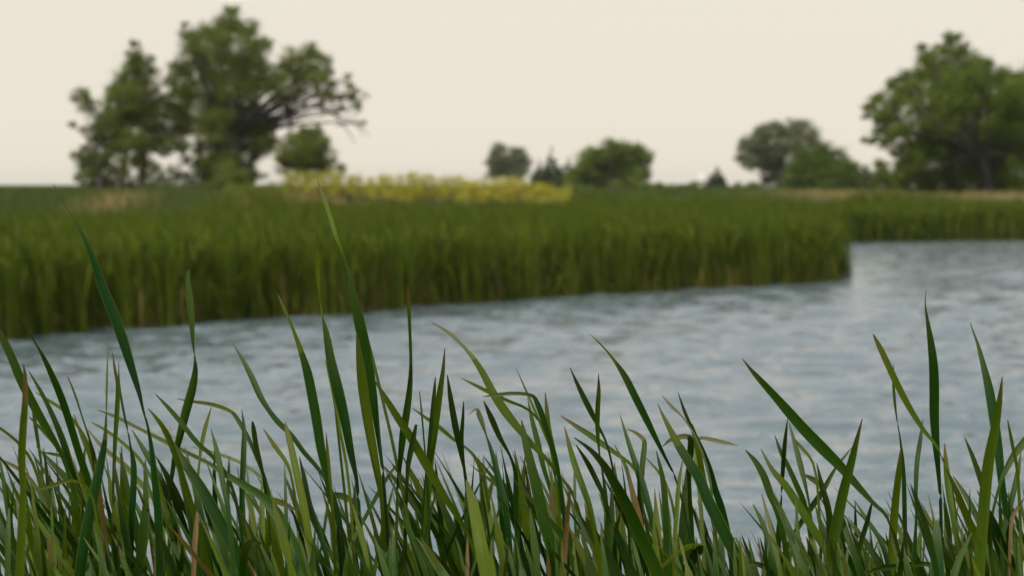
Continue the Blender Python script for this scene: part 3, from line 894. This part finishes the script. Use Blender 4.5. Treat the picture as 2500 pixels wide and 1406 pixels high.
PL = [
 ("cattail whose broad dark leaf enters from the left edge above the tan-tipped leaf", 3.4, [
  ('g', S("-30,765,3 0,815,16 25,865,20 50,925,22 75,975,22 105,1030,20 135,1080,14 155,1120,10 175,1180,12 200,1300,14 215,1406,14")),
  ('o', S("-12,1036,6 40,1076,7 80,1130,7 110,1250,8 120,1406,8")),
  ('p', S("-14,1115,4 50,1147,10 90,1192,10 130,1280,10 150,1406,10"))]),
 ("soft-focus cattail at far left with tan dying leaf tip", 2.95, [
  ('d', S("57,890,3 61,915,9 63,945,11")),
  ('o', S("62,935,12 61,985,15 56,1050,18 53,1130,18 57,1200,16 52,1300,20 48,1406,22")),
  ('g', S("22,1240,4 20,1290,12 18,1406,14"))]),
 ("cattail at left with two long parallel dark leaves, one ending in a pale thread", 3.42, [
  ('g', S("42,755,2 62,796,5 88,840,4 104,868,9 122,905,14 150,971,18 173,1041,18 196,1116,18 216,1177,18 231,1242,16 240,1406,16")),
  ('g', S("70,905,2 100,956,9 125,1006,12 150,1066,16 171,1127,16 190,1182,14 211,1232,12 226,1406,10")),
  ('g', S("103,1104,2 130,1108,8 155,1117,6 190,1170,6 205,1300,8 210,1406,8"))]),
 ("cattail at left with several fine slanting leaves behind the two parallel ones", 3.9, [
  ('o', S("88,958,2 125,981,8 155,1001,8 190,1040,8 230,1120,8 255,1300,8 260,1406,8")),
  ('o', S("72,1018,3 115,1061,10 150,1101,10 190,1160,10 220,1250,10 235,1406,10")),
  ('o', S("180,1010,2 200,1066,8 220,1117,9 240,1200,8 250,1406,8")),
  ('g', S("214,1052,2 231,1122,12 236,1167,12 250,1300,10 252,1406,10")),
  ('o', S("165,918,2 182,960,5 200,1015,4 225,1100,5 245,1250,6 250,1406,6")),
  ('g', S("78,985,2 84,1020,9 90,1061,9 100,1127,6 110,1250,7 115,1406,8"))]),
 ("cattail at left with needle-thin upright tip above a wide dark blade", 3.05, [
  ('o', S("263,860,2 261,925,6 259,1020,5 256,1061,10")),
  ('g', S("257,1050,7 256,1075,12 241,1152,23 221,1242,26 201,1352,28 194,1410,28")),
  ('o', S("78,1196,2 120,1187,9 175,1172,7 215,1190,6 240,1300,6 245,1406,6"))]),
 ("cattail at left with two upright crossed blades beside the needle-thin tip", 3.5, [
  ('t', S("275,862,2 281,905,7 287,936,9 286,1000,12 281,1076,10 278,1152,8 276,1200,6 275,1406,8")),
  ('g', S("290,880,1 291,936,5 301,1000,6 314,1061,4 319,1092,6 326,1132,14 326,1182,16 321,1277,16 318,1406,14"))]),
 ("cattail with long dark leaf arching left in front of the reed bed at left", 3.42, [
  ('g', S("130,448,1 143,475,3 162,506,3 182,538,4 205,580,10 225,625,15 250,700,24 275,760,26 300,830,25 322,900,19 340,960,11 350,1000,5 359,1030,4 368,1080,10 376,1150,16 386,1250,20 392,1406,22")),
  ('g', S("322,1048,2 351,1097,12 371,1132,14 397,1177,14 407,1207,14 430,1300,12 440,1406,12"))]),
 ("cattail with leaf twisted to a thread below its rounded upright top, left of centre", 3.4, [
  ('g', S("461,658,3 458,678,11 463,730,17 468,790,14 472,845,6 475,868,3 477,900,12 470,945,20 455,1000,22 440,1060,18 428,1110,14 420,1160,10 415,1210,7 412,1406,9")),
  ('o', S("516,994,2 502,1041,10 492,1087,10 487,1127,6 480,1200,8 472,1406,10"))]),
 ("cattail with pale blurred leaves lying nearly flat at left", 4.2, [
  ('p', S("238,1000,2 280,1016,8 340,1046,8 392,1072,10 452,1102,10 532,1142,8 590,1185,8 620,1300,8 630,1406,8")),
  ('o', S("223,1030,2 261,1052,8 301,1082,8 340,1120,8 380,1190,8 400,1300,8 405,1406,8")),
  ('p', S("213,1046,3 251,1092,10 301,1132,12 341,1177,14 381,1222,14 420,1290,12 445,1406,12")),
  ('p', S("470,1090,2 540,1110,8 600,1136,8 650,1180,8 680,1300,8 690,1406,8"))]),
 ("cattail with wide bright leaf sweeping from upper left down to the bottom edge at left", 3.12, [
  ('g', S("379,961,2 412,996,10 442,1031,12 482,1081,12 517,1112,10 560,1170,8 590,1300,8 600,1406,8")),
  ('o', S("361,996,2 380,1018,8 397,1041,12 412,1068,14")),
  ('g', S("397,1045,9 427,1096,18 462,1147,22 492,1192,26 522,1247,30 557,1312,30 587,1373,30 604,1415,30"))]),
 ("cattail with bent leaf whose tip lies level, left of centre", 3.45, [
  ('o', S("432,973,1 472,980,7 522,988,10 555,998,6")),
  ('g', S("550,996,4 566,1006,9 580,1024,11 602,1061,11 627,1117,9 655,1200,9 670,1406,9")),
  ('g', S("590,998,1 596,1046,10 595,1102,14 592,1177,14 590,1252,12 590,1406,12")),
  ('g', S("616,1028,4 619,1046,11 625,1086,12 640,1147,8 652,1230,8 660,1406,8"))]),
 ("cattail with thick dark leaf arching over to the bottom edge, left of centre", 3.05, [
  ('g', S("490,1118,2 542,1152,14 592,1182,18 640,1212,22 675,1252,28 701,1302,32 731,1363,32 754,1412,32")),
  ('g', S("515,1046,2 532,1112,14 545,1182,14 557,1242,12 570,1406,12"))]),
 ("cattail with slender leaf bowed left beside the pale-tipped tall leaf", 3.5, [
  ('g', S("568,838,1 590,873,8 615,921,15 635,966,15 653,996,12 680,1031,14 711,1061,12 741,1102,12 781,1149,10 815,1210,9 835,1300,9 840,1406,9")),
  ('o', S("643,1046,2 670,1087,11 701,1132,9 711,1162,6 725,1250,8 735,1406,8"))]),
 ("cattail with tall leaf ending in a pale thin tip before the waterline, left of centre", 3.42, [
  ('o', S("678,718,2 690,745,6 706,780,6 722,822,4")),
  ('g', S("720,818,3 736,861,14 751,911,22 763,971,24 773,1026,24 783,1092,22 796,1152,18 808,1212,14 821,1262,10 835,1406,12")),
  ('o', S("696,1030,3 702,1056,13 711,1092,16 726,1162,18 741,1232,20 751,1292,18 765,1406,16")),
  ('g', S("731,1115,2 743,1167,12 756,1232,14 771,1272,14 796,1353,12 806,1406,12")),
  ('o', S("796,1054,1 800,1106,8 806,1172,8 815,1300,7 818,1406,7"))]),
 ("cattail with upright leaf pinched below a small rounded top, left of the tallest leaf", 3.44, [
  ('o', S("774,566,1 772,596,9 774,650,12 778,700,8 783,745,3 788,775,5")),
  ('g', S("787,772,3 796,810,14 808,881,23 826,956,27 841,1021,24 856,1102,18 869,1162,10 876,1222,7 885,1406,10")),
  ('o', S("793,876,1 806,926,7 818,981,9 828,1041,8 845,1130,7 858,1250,7 865,1406,7"))]),
 ("tallest cattail, leaf tip reaching the yellow shrubs on the horizon", 3.42, [
  ('o', S("775,440,2 782,460,6 790,482,9 805,525,11 822,580,9 838,622,6")),
  ('g', S("836,616,4 850,660,9 862,715,16 875,775,26 888,835,28 900,900,26 910,965,22 920,1040,14 928,1100,9 935,1160,7 945,1300,8 950,1406,8")),
  ('o', S("870,804,1 876,856,14 884,926,24 894,1001,24 906,1072,22 919,1142,18 931,1202,14 944,1262,12 960,1406,12"))]),
 ("cattail with leaf pinched to a thread midway, right of the tallest one", 3.4, [
  ('t', S("995,696,2 997,730,9 1000,790,8 1002,850,2")),
  ('g', S("1002,846,2 1003,891,8 1000,951,14 992,1011,18 984,1061,18 977,1127,12 972,1182,8 968,1300,8 965,1406,8")),
  ('t', S("979,1120,2 941,1172,10 911,1227,10 881,1282,9 850,1350,9 840,1406,9")),
  ('g', S("1016,1036,6 1007,1082,14 997,1132,12 994,1177,8 990,1300,8 988,1406,8"))]),
 ("cattail with broad leaf slanting from upper left across the centre thicket", 3.36, [
  ('o', S("914,926,2 930,953,9 941,971,13 972,1021,18 1002,1066,20 1037,1127,22 1062,1172,20 1092,1222,16 1117,1262,12 1142,1302,9 1175,1406,8")),
  ('o', S("861,1230,3 881,1302,14 901,1373,16 912,1410,16")),
  ('t', S("1024,954,2 1029,1001,5 1034,1061,4 1045,1200,6 1050,1406,6"))]),
 ("pair of close upright cattail blades just left of centre, dark curled tip", 3.45, [
  ('t', S("1086,851,2 1082,901,9 1072,971,16 1062,1041,18 1054,1102,16 1047,1177,14 1040,1290,14 1036,1406,14")),
  ('g', S("1063,920,2 1060,961,9 1054,1021,10 1047,1102,10 1035,1250,10 1030,1406,10"))]),
 ("cattail with two short blades meeting in a narrow V near the centre", 3.48, [
  ('g', S("1092,914,2 1100,971,12 1112,1041,16 1125,1102,12 1135,1152,6 1140,1177,4 1150,1406,8")),
  ('g', S("1132,979,2 1130,1021,8 1127,1072,10 1132,1132,7 1145,1250,7 1152,1406,7")),
  ('g', S("1142,1176,6 1143,1220,20 1145,1300,26 1148,1406,28"))]),
 ("cattail with thin blurred leaf slanting behind the centre blades", 3.95, [
  ('o', S("1007,996,2 1042,1021,8 1077,1046,10 1107,1072,8 1137,1092,6 1157,1112,8 1175,1147,10 1195,1250,8 1205,1406,8")),
  ('g', S("1152,1105,2 1172,1142,10 1185,1190,10 1200,1300,10 1205,1406,10")),
  ('o', S("1180,1115,2 1183,1177,12 1195,1252,12 1200,1318,10 1205,1406,10"))]),
 ("cattail with small broken pale tip folded over, at centre", 3.46, [
  ('p', S("1140,1015,1 1158,1004,9 1168,1001,10")),
  ('g', S("1164,998,6 1170,1012,13 1178,1034,11 1187,1062,4 1197,1090,9 1210,1137,14 1222,1192,18 1235,1242,16 1250,1406,12")),
  ('g', S("1181,978,2 1200,1021,14 1220,1067,12 1245,1112,6 1258,1152,10 1260,1202,14 1262,1300,12 1265,1406,12"))]),
 ("cattail with long pale leaf leaning far left from the centre right", 3.38, [
  ('p', S("1052,786,2 1092,810,8 1132,846,8 1150,866,9")),
  ('o', S("1146,861,7 1157,876,12 1182,916,17 1205,961,20 1235,1006,22 1266,1046,18 1301,1087,14 1336,1122,10 1366,1162,9 1396,1200,8 1425,1300,8 1430,1406,8")),
  ('o', S("1125,922,1 1160,940,8 1200,960,10 1240,978,8 1290,1000,6 1330,1050,6 1360,1200,6 1370,1406,6"))]),
 ("cattail with leaf folded level at its top, right of centre", 3.36, [
  ('g', S("1178,968,1 1210,964,8 1250,960,9 1288,961,7")),
  ('g', S("1284,960,5 1300,966,9 1312,985,13 1322,1010,15 1335,1050,14 1355,1115,12 1370,1200,10 1390,1406,10")),
  ('g', S("1273,1024,2 1281,1067,16 1296,1132,22 1311,1192,28 1323,1248,30 1336,1298,30 1351,1353,28 1362,1412,28"))]),
 ("cattail with close cluster of dark-tipped upright blades right of centre", 3.55, [
  ('o', S("1260,898,1 1285,955,5 1305,1000,6 1330,1060,6 1355,1120,6 1380,1250,6 1390,1406,6")),
  ('t', S("1331,958,2 1335,1000,10 1340,1040,10 1350,1085,8 1362,1140,8 1385,1300,8 1390,1406,8")),
  ('g', S("1288,971,1 1298,1020,10 1313,1080,14 1326,1137,12 1345,1200,9 1370,1320,8 1375,1406,8"))]),
 ("near cattail with wide bright olive blade at the bottom edge near the centre", 2.85, [
  ('o', S("1138,1170,3 1146,1200,16 1155,1232,26 1172,1320,32 1190,1412,34"))]),
 ("cattail whose two blades cross below their tips, right of centre", 3.5, [
  ('g', S("1391,896,1 1416,951,11 1441,1001,14 1461,1041,8 1481,1082,5 1505,1200,7 1515,1406,8")),
  ('t', S("1461,911,1 1462,951,9 1459,1001,12 1459,1052,10 1464,1112,4 1471,1152,5 1480,1230,11 1480,1406,14"))]),
 ("cattail with short leaves slanting low to the left, right of centre", 3.6, [
  ('t', S("1368,1014,2 1401,1036,10 1441,1062,14 1476,1087,14 1512,1112,10 1542,1135,8 1580,1200,7 1600,1406,7")),
  ('t', S("1378,1040,2 1391,1092,12 1406,1142,16 1424,1192,16 1441,1242,14 1460,1350,12 1465,1406,12")),
  ('g', S("1406,1085,2 1436,1132,12 1461,1182,12 1476,1217,9 1500,1320,8 1508,1406,8"))]),
 ("brown dead cattail stalk standing in the thicket right of centre", 3.1, [
  ('d', S("1392,1188,3 1388,1232,10 1383,1292,12 1378,1353,14 1376,1410,14"))]),
 ("cattail with tall single leaf leaning left with pale thread tip, right of centre", 3.42, [
  ('o', S("1441,816,1 1460,834,4 1481,856,4 1498,877,4")),
  ('g', S("1495,872,3 1505,887,9 1527,921,16 1552,971,18 1577,1021,17 1602,1072,12 1627,1122,7 1647,1162,5 1675,1260,7 1695,1406,8")),
  ('p', S("1617,966,2 1642,994,8 1665,1016,4 1700,1070,5 1735,1180,6 1745,1406,6"))]),
 ("cattail with wide green leaf running down to the bottom edge below the crossed blades", 3.15, [
  ('g', S("1401,1067,2 1441,1097,11 1476,1137,18 1502,1182,24 1532,1237,28 1562,1303,30 1587,1358,32 1610,1412,32")),
  ('g', S("1430,1262,3 1440,1285,16 1461,1323,25 1487,1368,28 1509,1412,28"))]),
 ("cattail with dark leaf snapped over at its top, beside the tall leaning leaf", 3.46, [
  ('p', S("1529,1046,1 1552,1056,8 1568,1066,8")),
  ('g', S("1564,1062,4 1572,1074,11 1573,1092,13 1569,1127,14 1567,1177,11 1568,1300,9 1570,1406,9")),
  ('g', S("1514,1012,1 1529,1062,9 1547,1117,14 1562,1162,18 1577,1212,18 1592,1272,14 1610,1406,12")),
  ('g', S("1500,1085,2 1527,1137,9 1537,1177,8 1550,1260,8 1555,1406,8"))]),
 ("cattail with long broad leaf descending to the bottom edge left of the open water gap", 3.3, [
  ('o', S("1605,984,1 1620,1016,8 1632,1041,13")),
  ('g', S("1628,1034,9 1657,1087,20 1682,1127,24 1707,1167,26 1727,1217,28 1752,1267,30 1777,1317,30 1800,1362,28 1818,1412,28")),
  ('g', S("1602,1100,2 1617,1162,12 1624,1227,16 1627,1303,16 1628,1406,16")),
  ('o', S("1575,1115,2 1612,1157,8 1632,1197,7 1650,1280,7 1655,1406,7"))]),
 ("cattail with pale leaf bent level to the right over the water", 3.5, [
  ('p', S("1803,1087,1 1770,1080,9 1735,1072,10 1710,1069,8 1699,1078,8 1700,1130,9 1712,1250,10 1720,1406,10")),
  ('o', S("1690,1034,2 1694,1056,11 1705,1102,14 1717,1167,14 1732,1232,12 1745,1292,10 1755,1406,10")),
  ('g', S("1655,956,1 1672,1006,8 1690,1046,8 1712,1092,11 1732,1142,13 1747,1197,16 1762,1242,18 1785,1350,18 1795,1406,18")),
  ('p', S("1617,1090,1 1640,1072,10 1668,1061,10")),
  ('g', S("1672,1056,8 1682,1066,14 1685,1110,16 1681,1170,13 1690,1300,10 1692,1406,10"))]),
 ("cattail with broken pale leaf folded near the bottom, right of centre", 3.2, [
  ('p', S("1600,1400,2 1640,1362,12 1690,1332,14 1710,1322,14")),
  ('g', S("1712,1318,6 1706,1334,18 1696,1354,24 1680,1384,26 1668,1412,24")),
  ('o', S("1667,1120,2 1657,1182,10 1652,1252,12 1647,1328,11 1645,1406,11")),
  ('g', S("1492,1188,2 1492,1277,14 1485,1353,16 1480,1406,16")),
  ('g', S("1517,1246,2 1500,1300,12 1482,1350,14 1470,1406,14"))]),
 ("cattail with widest leaf leaning far left across open water at right", 3.35, [
  ('t', S("1813,876,2 1830,898,7 1850,921,13 1891,966,19 1926,1006,24 1966,1051,27 2011,1097,28 2051,1137,24 2091,1182,18 2132,1227,11 2167,1262,8 2210,1406,8"))]),
 ("cattail with upright red-tipped blade leaning right, crossing the widest leaf", 3.25, [
  ('t', S("2105,1022,2 2091,1077,12 2076,1137,20 2061,1192,24 2049,1247,26 2036,1313,26 2026,1378,24 2021,1412,24")),
  ('g', S("2050,1240,2 2056,1262,10 2071,1312,16 2091,1368,18 2107,1412,18"))]),
 ("cattail with three narrow blades under the widest leaf at right", 3.5, [
  ('g', S("1923,1019,1 1916,1082,10 1911,1152,10 1908,1212,4 1905,1250,9 1901,1302,14 1897,1406,14")),
  ('g', S("1926,1030,2 1943,1092,12 1956,1142,14 1968,1192,8 1976,1232,5 1990,1350,8 1992,1406,8")),
  ('g', S("1891,1060,1 1906,1102,10 1926,1142,12 1946,1187,14 1961,1222,14 1975,1280,12 1988,1406,10")),
  ('o', S("1932,1064,2 1955,1090,8 1985,1130,6 2000,1250,7 2005,1406,7"))]),
 ("cattail with leaves bowed left at the right edge of the open water gap", 3.4, [
  ('g', S("1820,1098,3 1845,1127,13 1865,1162,18 1881,1207,18 1898,1247,16 1915,1320,14 1928,1406,14")),
  ('o', S("1858,1095,2 1886,1147,12 1916,1182,18 1946,1227,20 1971,1267,20 2001,1317,18 2021,1358,15 2045,1415,13")),
  ('p', S("1860,1205,3 1876,1267,10 1891,1328,12 1901,1378,12 1906,1410,12")),
  ('g', S("1838,1230,2 1860,1272,12 1876,1322,14 1886,1378,14 1890,1410,14"))]),
 ("cattail with thin leaf rising to the right behind the widest leaf", 3.6, [
  ('g', S("2081,1090,1 2062,1114,5 2040,1142,7 2006,1202,14 1971,1252,14 1941,1300,12 1915,1350,11 1895,1406,11")),
  ('g', S("1966,1159,5 1978,1166,12 1991,1174,14 2006,1192,11 2020,1250,9 2028,1406,9")),
  ('g', S("1994,1130,2 2006,1182,12 2021,1237,16 2028,1287,14 2030,1406,14"))]),
 ("cattail with straight olive leaf leaning left with orange tip at right", 3.42, [
  ('o', S("2132,816,3 2140,832,9 2152,856,14 2172,901,16")),
  ('o', S("2168,893,13 2197,951,16 2227,1006,14 2257,1052,10 2292,1097,6 2325,1200,7 2345,1406,8")),
  ('g', S("2086,1220,2 2116,1267,10 2146,1312,12 2162,1353,12 2172,1406,12")),
  ('g', S("2129,1225,4 2116,1277,12 2101,1328,12 2088,1406,11"))]),
 ("cattail with tallest upright dark blade on the right side, fine curved tip", 3.4, [
  ('g', S("2261,706,1 2259,740,3 2264,780,8 2272,831,16 2279,891,22 2281,951,24 2281,1011,23 2285,1082,18 2290,1142,12 2295,1202,8 2297,1252,8 2300,1406,10")),
  ('g', S("2253,1024,2 2247,1072,10 2239,1127,12 2236,1192,10 2237,1257,6 2232,1353,12 2230,1406,14"))]),
 ("cattail with thin wavy blade left of the tallest upright one at right", 3.45, [
  ('g', S("2182,888,1 2181,926,6 2184,976,7 2190,1026,3 2197,1066,4 2204,1127,9 2207,1182,11 2209,1277,11 2212,1353,7 2214,1406,7")),
  ('o', S("2201,1085,2 2194,1152,14 2187,1217,18 2182,1277,20 2177,1353,20 2174,1412,20"))]),
 ("cattail with dark-tipped straight blade and slanting olive leaf at right", 3.3, [
  ('t', S("2306,1082,3 2310,1137,14 2317,1202,16 2327,1267,12 2337,1338,8 2345,1406,8")),
  ('o', S("2310,1143,4 2337,1202,14 2357,1252,18 2377,1297,20 2403,1338,20 2428,1383,18 2442,1412,18")),
  ('g', S("2327,1162,3 2362,1217,14 2387,1267,14 2420,1350,12 2435,1406,12"))]),
 ("cattail with long leaf leaning left behind the red-tipped one near right edge", 3.45, [
  ('g', S("2369,788,2 2377,812,4 2387,840,8 2402,896,15 2415,951,22 2425,1011,24 2438,1102,22 2445,1172,18 2455,1247,14 2463,1328,11 2470,1406,11")),
  ('o', S("2460,1024,2 2468,1066,8 2475,1102,8 2483,1142,8 2490,1250,8 2494,1406,8")),
  ('g', S("2493,1100,1 2485,1152,12 2473,1207,14 2458,1267,14 2445,1317,12 2437,1406,12"))]),
 ("cattail with wide red-tipped upright blade near the right edge", 3.2, [
  ('t', S("2447,919,2 2440,981,14 2428,1052,22 2415,1117,26 2407,1182,28 2402,1242,28 2397,1302,28 2392,1368,28 2390,1412,28")),
  ('g', S("2355,1067,2 2372,1107,10 2390,1157,14 2400,1192,14 2415,1300,12 2425,1406,12"))]),
 ("cattail with leaf curving off the right edge", 3.4, [
  ('g', S("2550,1035,6 2515,1062,18 2500,1080,20 2478,1107,18 2458,1142,14 2443,1177,8 2430,1222,7 2415,1300,8 2408,1406,8")),
  ('d', S("2500,1215,2 2488,1235,8 2472,1262,9 2466,1330,8 2464,1406,8"))]),
 ("near blurred cattail with broad dark blade at the bottom right", 2.8, [
  ('g', S("2287,1268,4 2286,1300,22 2285,1330,28 2290,1412,36")),
  ('g', S("2222,1180,2 2242,1232,14 2262,1287,16 2277,1348,16 2290,1410,16")),
  ('g', S("2372,1300,3 2342,1363,16 2327,1412,18"))]),
 ("cattail leaf drooping level along the bottom edge at right", 3.3, [
  ('g', S("2105,1402,3 2135,1391,10 2162,1385,13 2222,1378,14 2262,1376,12 2290,1390,12 2305,1430,12"))]),
 ("cattail with short dark leaf hooked over near the bottom of the open water gap", 3.3, [
  ('g', S("1812,1380,4 1835,1375,11 1858,1379,13 1880,1396,13 1896,1430,13"))]),
 ("cattail with dark leaf tip hooked over at the bottom, left of centre", 3.1, [
  ('g', S("638,1328,4 622,1322,13 606,1330,18 596,1352,20 592,1406,18"))]),
 ("brown dead cattail blade near the bottom, left of centre", 3.15, [
  ('d', S("480,1248,3 479,1280,11 476,1320,13 472,1406,12"))]),
]
for lab, D, lv in PL:
    plant(lab, D, lv)

# low plants that fill the thicket; tip heights follow the skyline of the thicket in the photograph
prof_x = [-60, 0, 150, 300, 450, 600, 750, 900, 1050, 1200, 1350, 1500, 1650, 1780, 1840, 1950, 2100, 2250, 2400, 2560]
prof_y = [1060, 1070, 1100, 1110, 1110, 1120, 1150, 1180, 1130, 1110, 1110, 1120, 1150, 1250, 1290, 1220, 1230, 1200, 1180, 1160]
ZONES = [(300, "at the far left"), (650, "left, below the rounded twisted leaf top"), (1000, "below the tallest cattail leaf"), (1350, "at the centre of the bottom edge"),
         (1700, "right of centre, beside the brown dead stalk"), (2080, "below the widest leaning leaf at right"), (9999, "in the bottom right corner")]
def low_plant(bx, D, ymin, nl):
    b = pt(bx, 1406, D)
    g = float(ground_z([[b.x, b.y]])[0]) - 0.05
    base = Vector((b.x, b.y, g))
    root = empty("cattail", base)
    zone = next(t for lim, t in ZONES if bx < lim)
    row = "crisp low cattail in the thicket's front rows" if D < 3.75 else "blurred low cattail in the thicket's back rows"
    tag(root, f"{row} {zone}", "cattail", f"{'front' if D < 3.75 else 'back'} row low cattails {zone}")
    for k in range(nl):
        ytip = ymin - 25 + abs(random.gauss(0, 1)) * 95
        ytip = min(ytip, 1310)
        lean = random.gauss(-0.30, 0.33)          # most lean left with the wind
        curve = random.gauss(-0.06, 0.09)
        w = random.uniform(14, 28) * 3.4 / D
        x1 = bx + random.uniform(-45, 45)
        Hh = 1450 - ytip
        tr = []
        for i in range(7):
            t = i / 6
            hh = Hh * (1 - t)
            x = x1 + lean * hh * 0.75 + curve * hh * hh / 400
            tw = 0.55 + 0.45 * math.cos(random.uniform(-0.8, 0.8) + t * random.uniform(0.5, 3) + k)
            ww = w * min(1, (Hh * t / 130) ** 0.8 + 0.06) * max(0.45, tw)
            tr.append((x, ytip + Hh * t, ww))
        # some tips are bent or broken over
        if random.random() < 0.02 and Hh > 220:
            s = random.choice((-1, -1, 1))
            x0, y0, _ = tr[0]
            tr = [(x0 + s * 70, y0 + 22, 1.5), (x0 + s * 38, y0 + 5, w * 0.7), (x0 + s * 8, y0 - 3, w * 0.7)] + [(x0, y0 + 12, w * 0.8)] + tr[1:]
        r = random.random()
        mk = 'g' if r < 0.66 else 'o' if r < 0.88 else 'p' if r < 0.92 else 't' if r < 0.975 else 'd'
        leaf(root, tr, D + random.uniform(-0.05, 0.05), mk, base + Vector((random.uniform(-0.02, 0.02), random.uniform(-0.02, 0.02), 0)), n_across=3, n_per=2)
for i in range(150):
    D = random.choice((2.95, 3.15, 3.3, 3.4, 3.5, 3.6, 3.8, 4.1, 4.5)) + random.uniform(-0.1, 0.1)
    bx = -80 + 2660 * ((i * 0.6180339) % 1.0)
    ym = float(np.interp(bx, prof_x, prof_y))
    if D < 3.3: ym += 90
    if D > 4: ym += 10
    if i % 3 == 0: ym += 100
    low_plant(bx, D, ym, random.randint(4, 6))

# ------------------------------------------------------------------ summer haze over the land
hm = bpy.data.materials.new("haze_air"); hm.use_nodes = True
hn = hm.node_tree; hn.nodes.clear()
ho = hn.nodes.new("ShaderNodeOutputMaterial")
hv = hn.nodes.new("ShaderNodeVolumePrincipled")
hv.inputs['Color'].default_value = (0.93, 0.92, 0.90, 1)
hv.inputs['Density'].default_value = 0.00008
hn.links.new(hv.outputs[0], ho.inputs['Volume'])
hx, hy0, hy1, hz0, hz1 = 3100, -70, 5100, -2.5, 17.0
hV = [(x, y, z) for z in (hz0, hz1) for y in (hy0, hy1) for x in (-hx, hx)]
hQ = [(0, 2, 3, 1), (4, 5, 7, 6), (0, 1, 5, 4), (2, 6, 7, 3), (0, 4, 6, 2), (1, 3, 7, 5)]
haze = mesh_np("haze", hV, hQ, mat=hm)
tag(haze, "thin pale summer haze softening the far trees", "haze", kind="stuff")
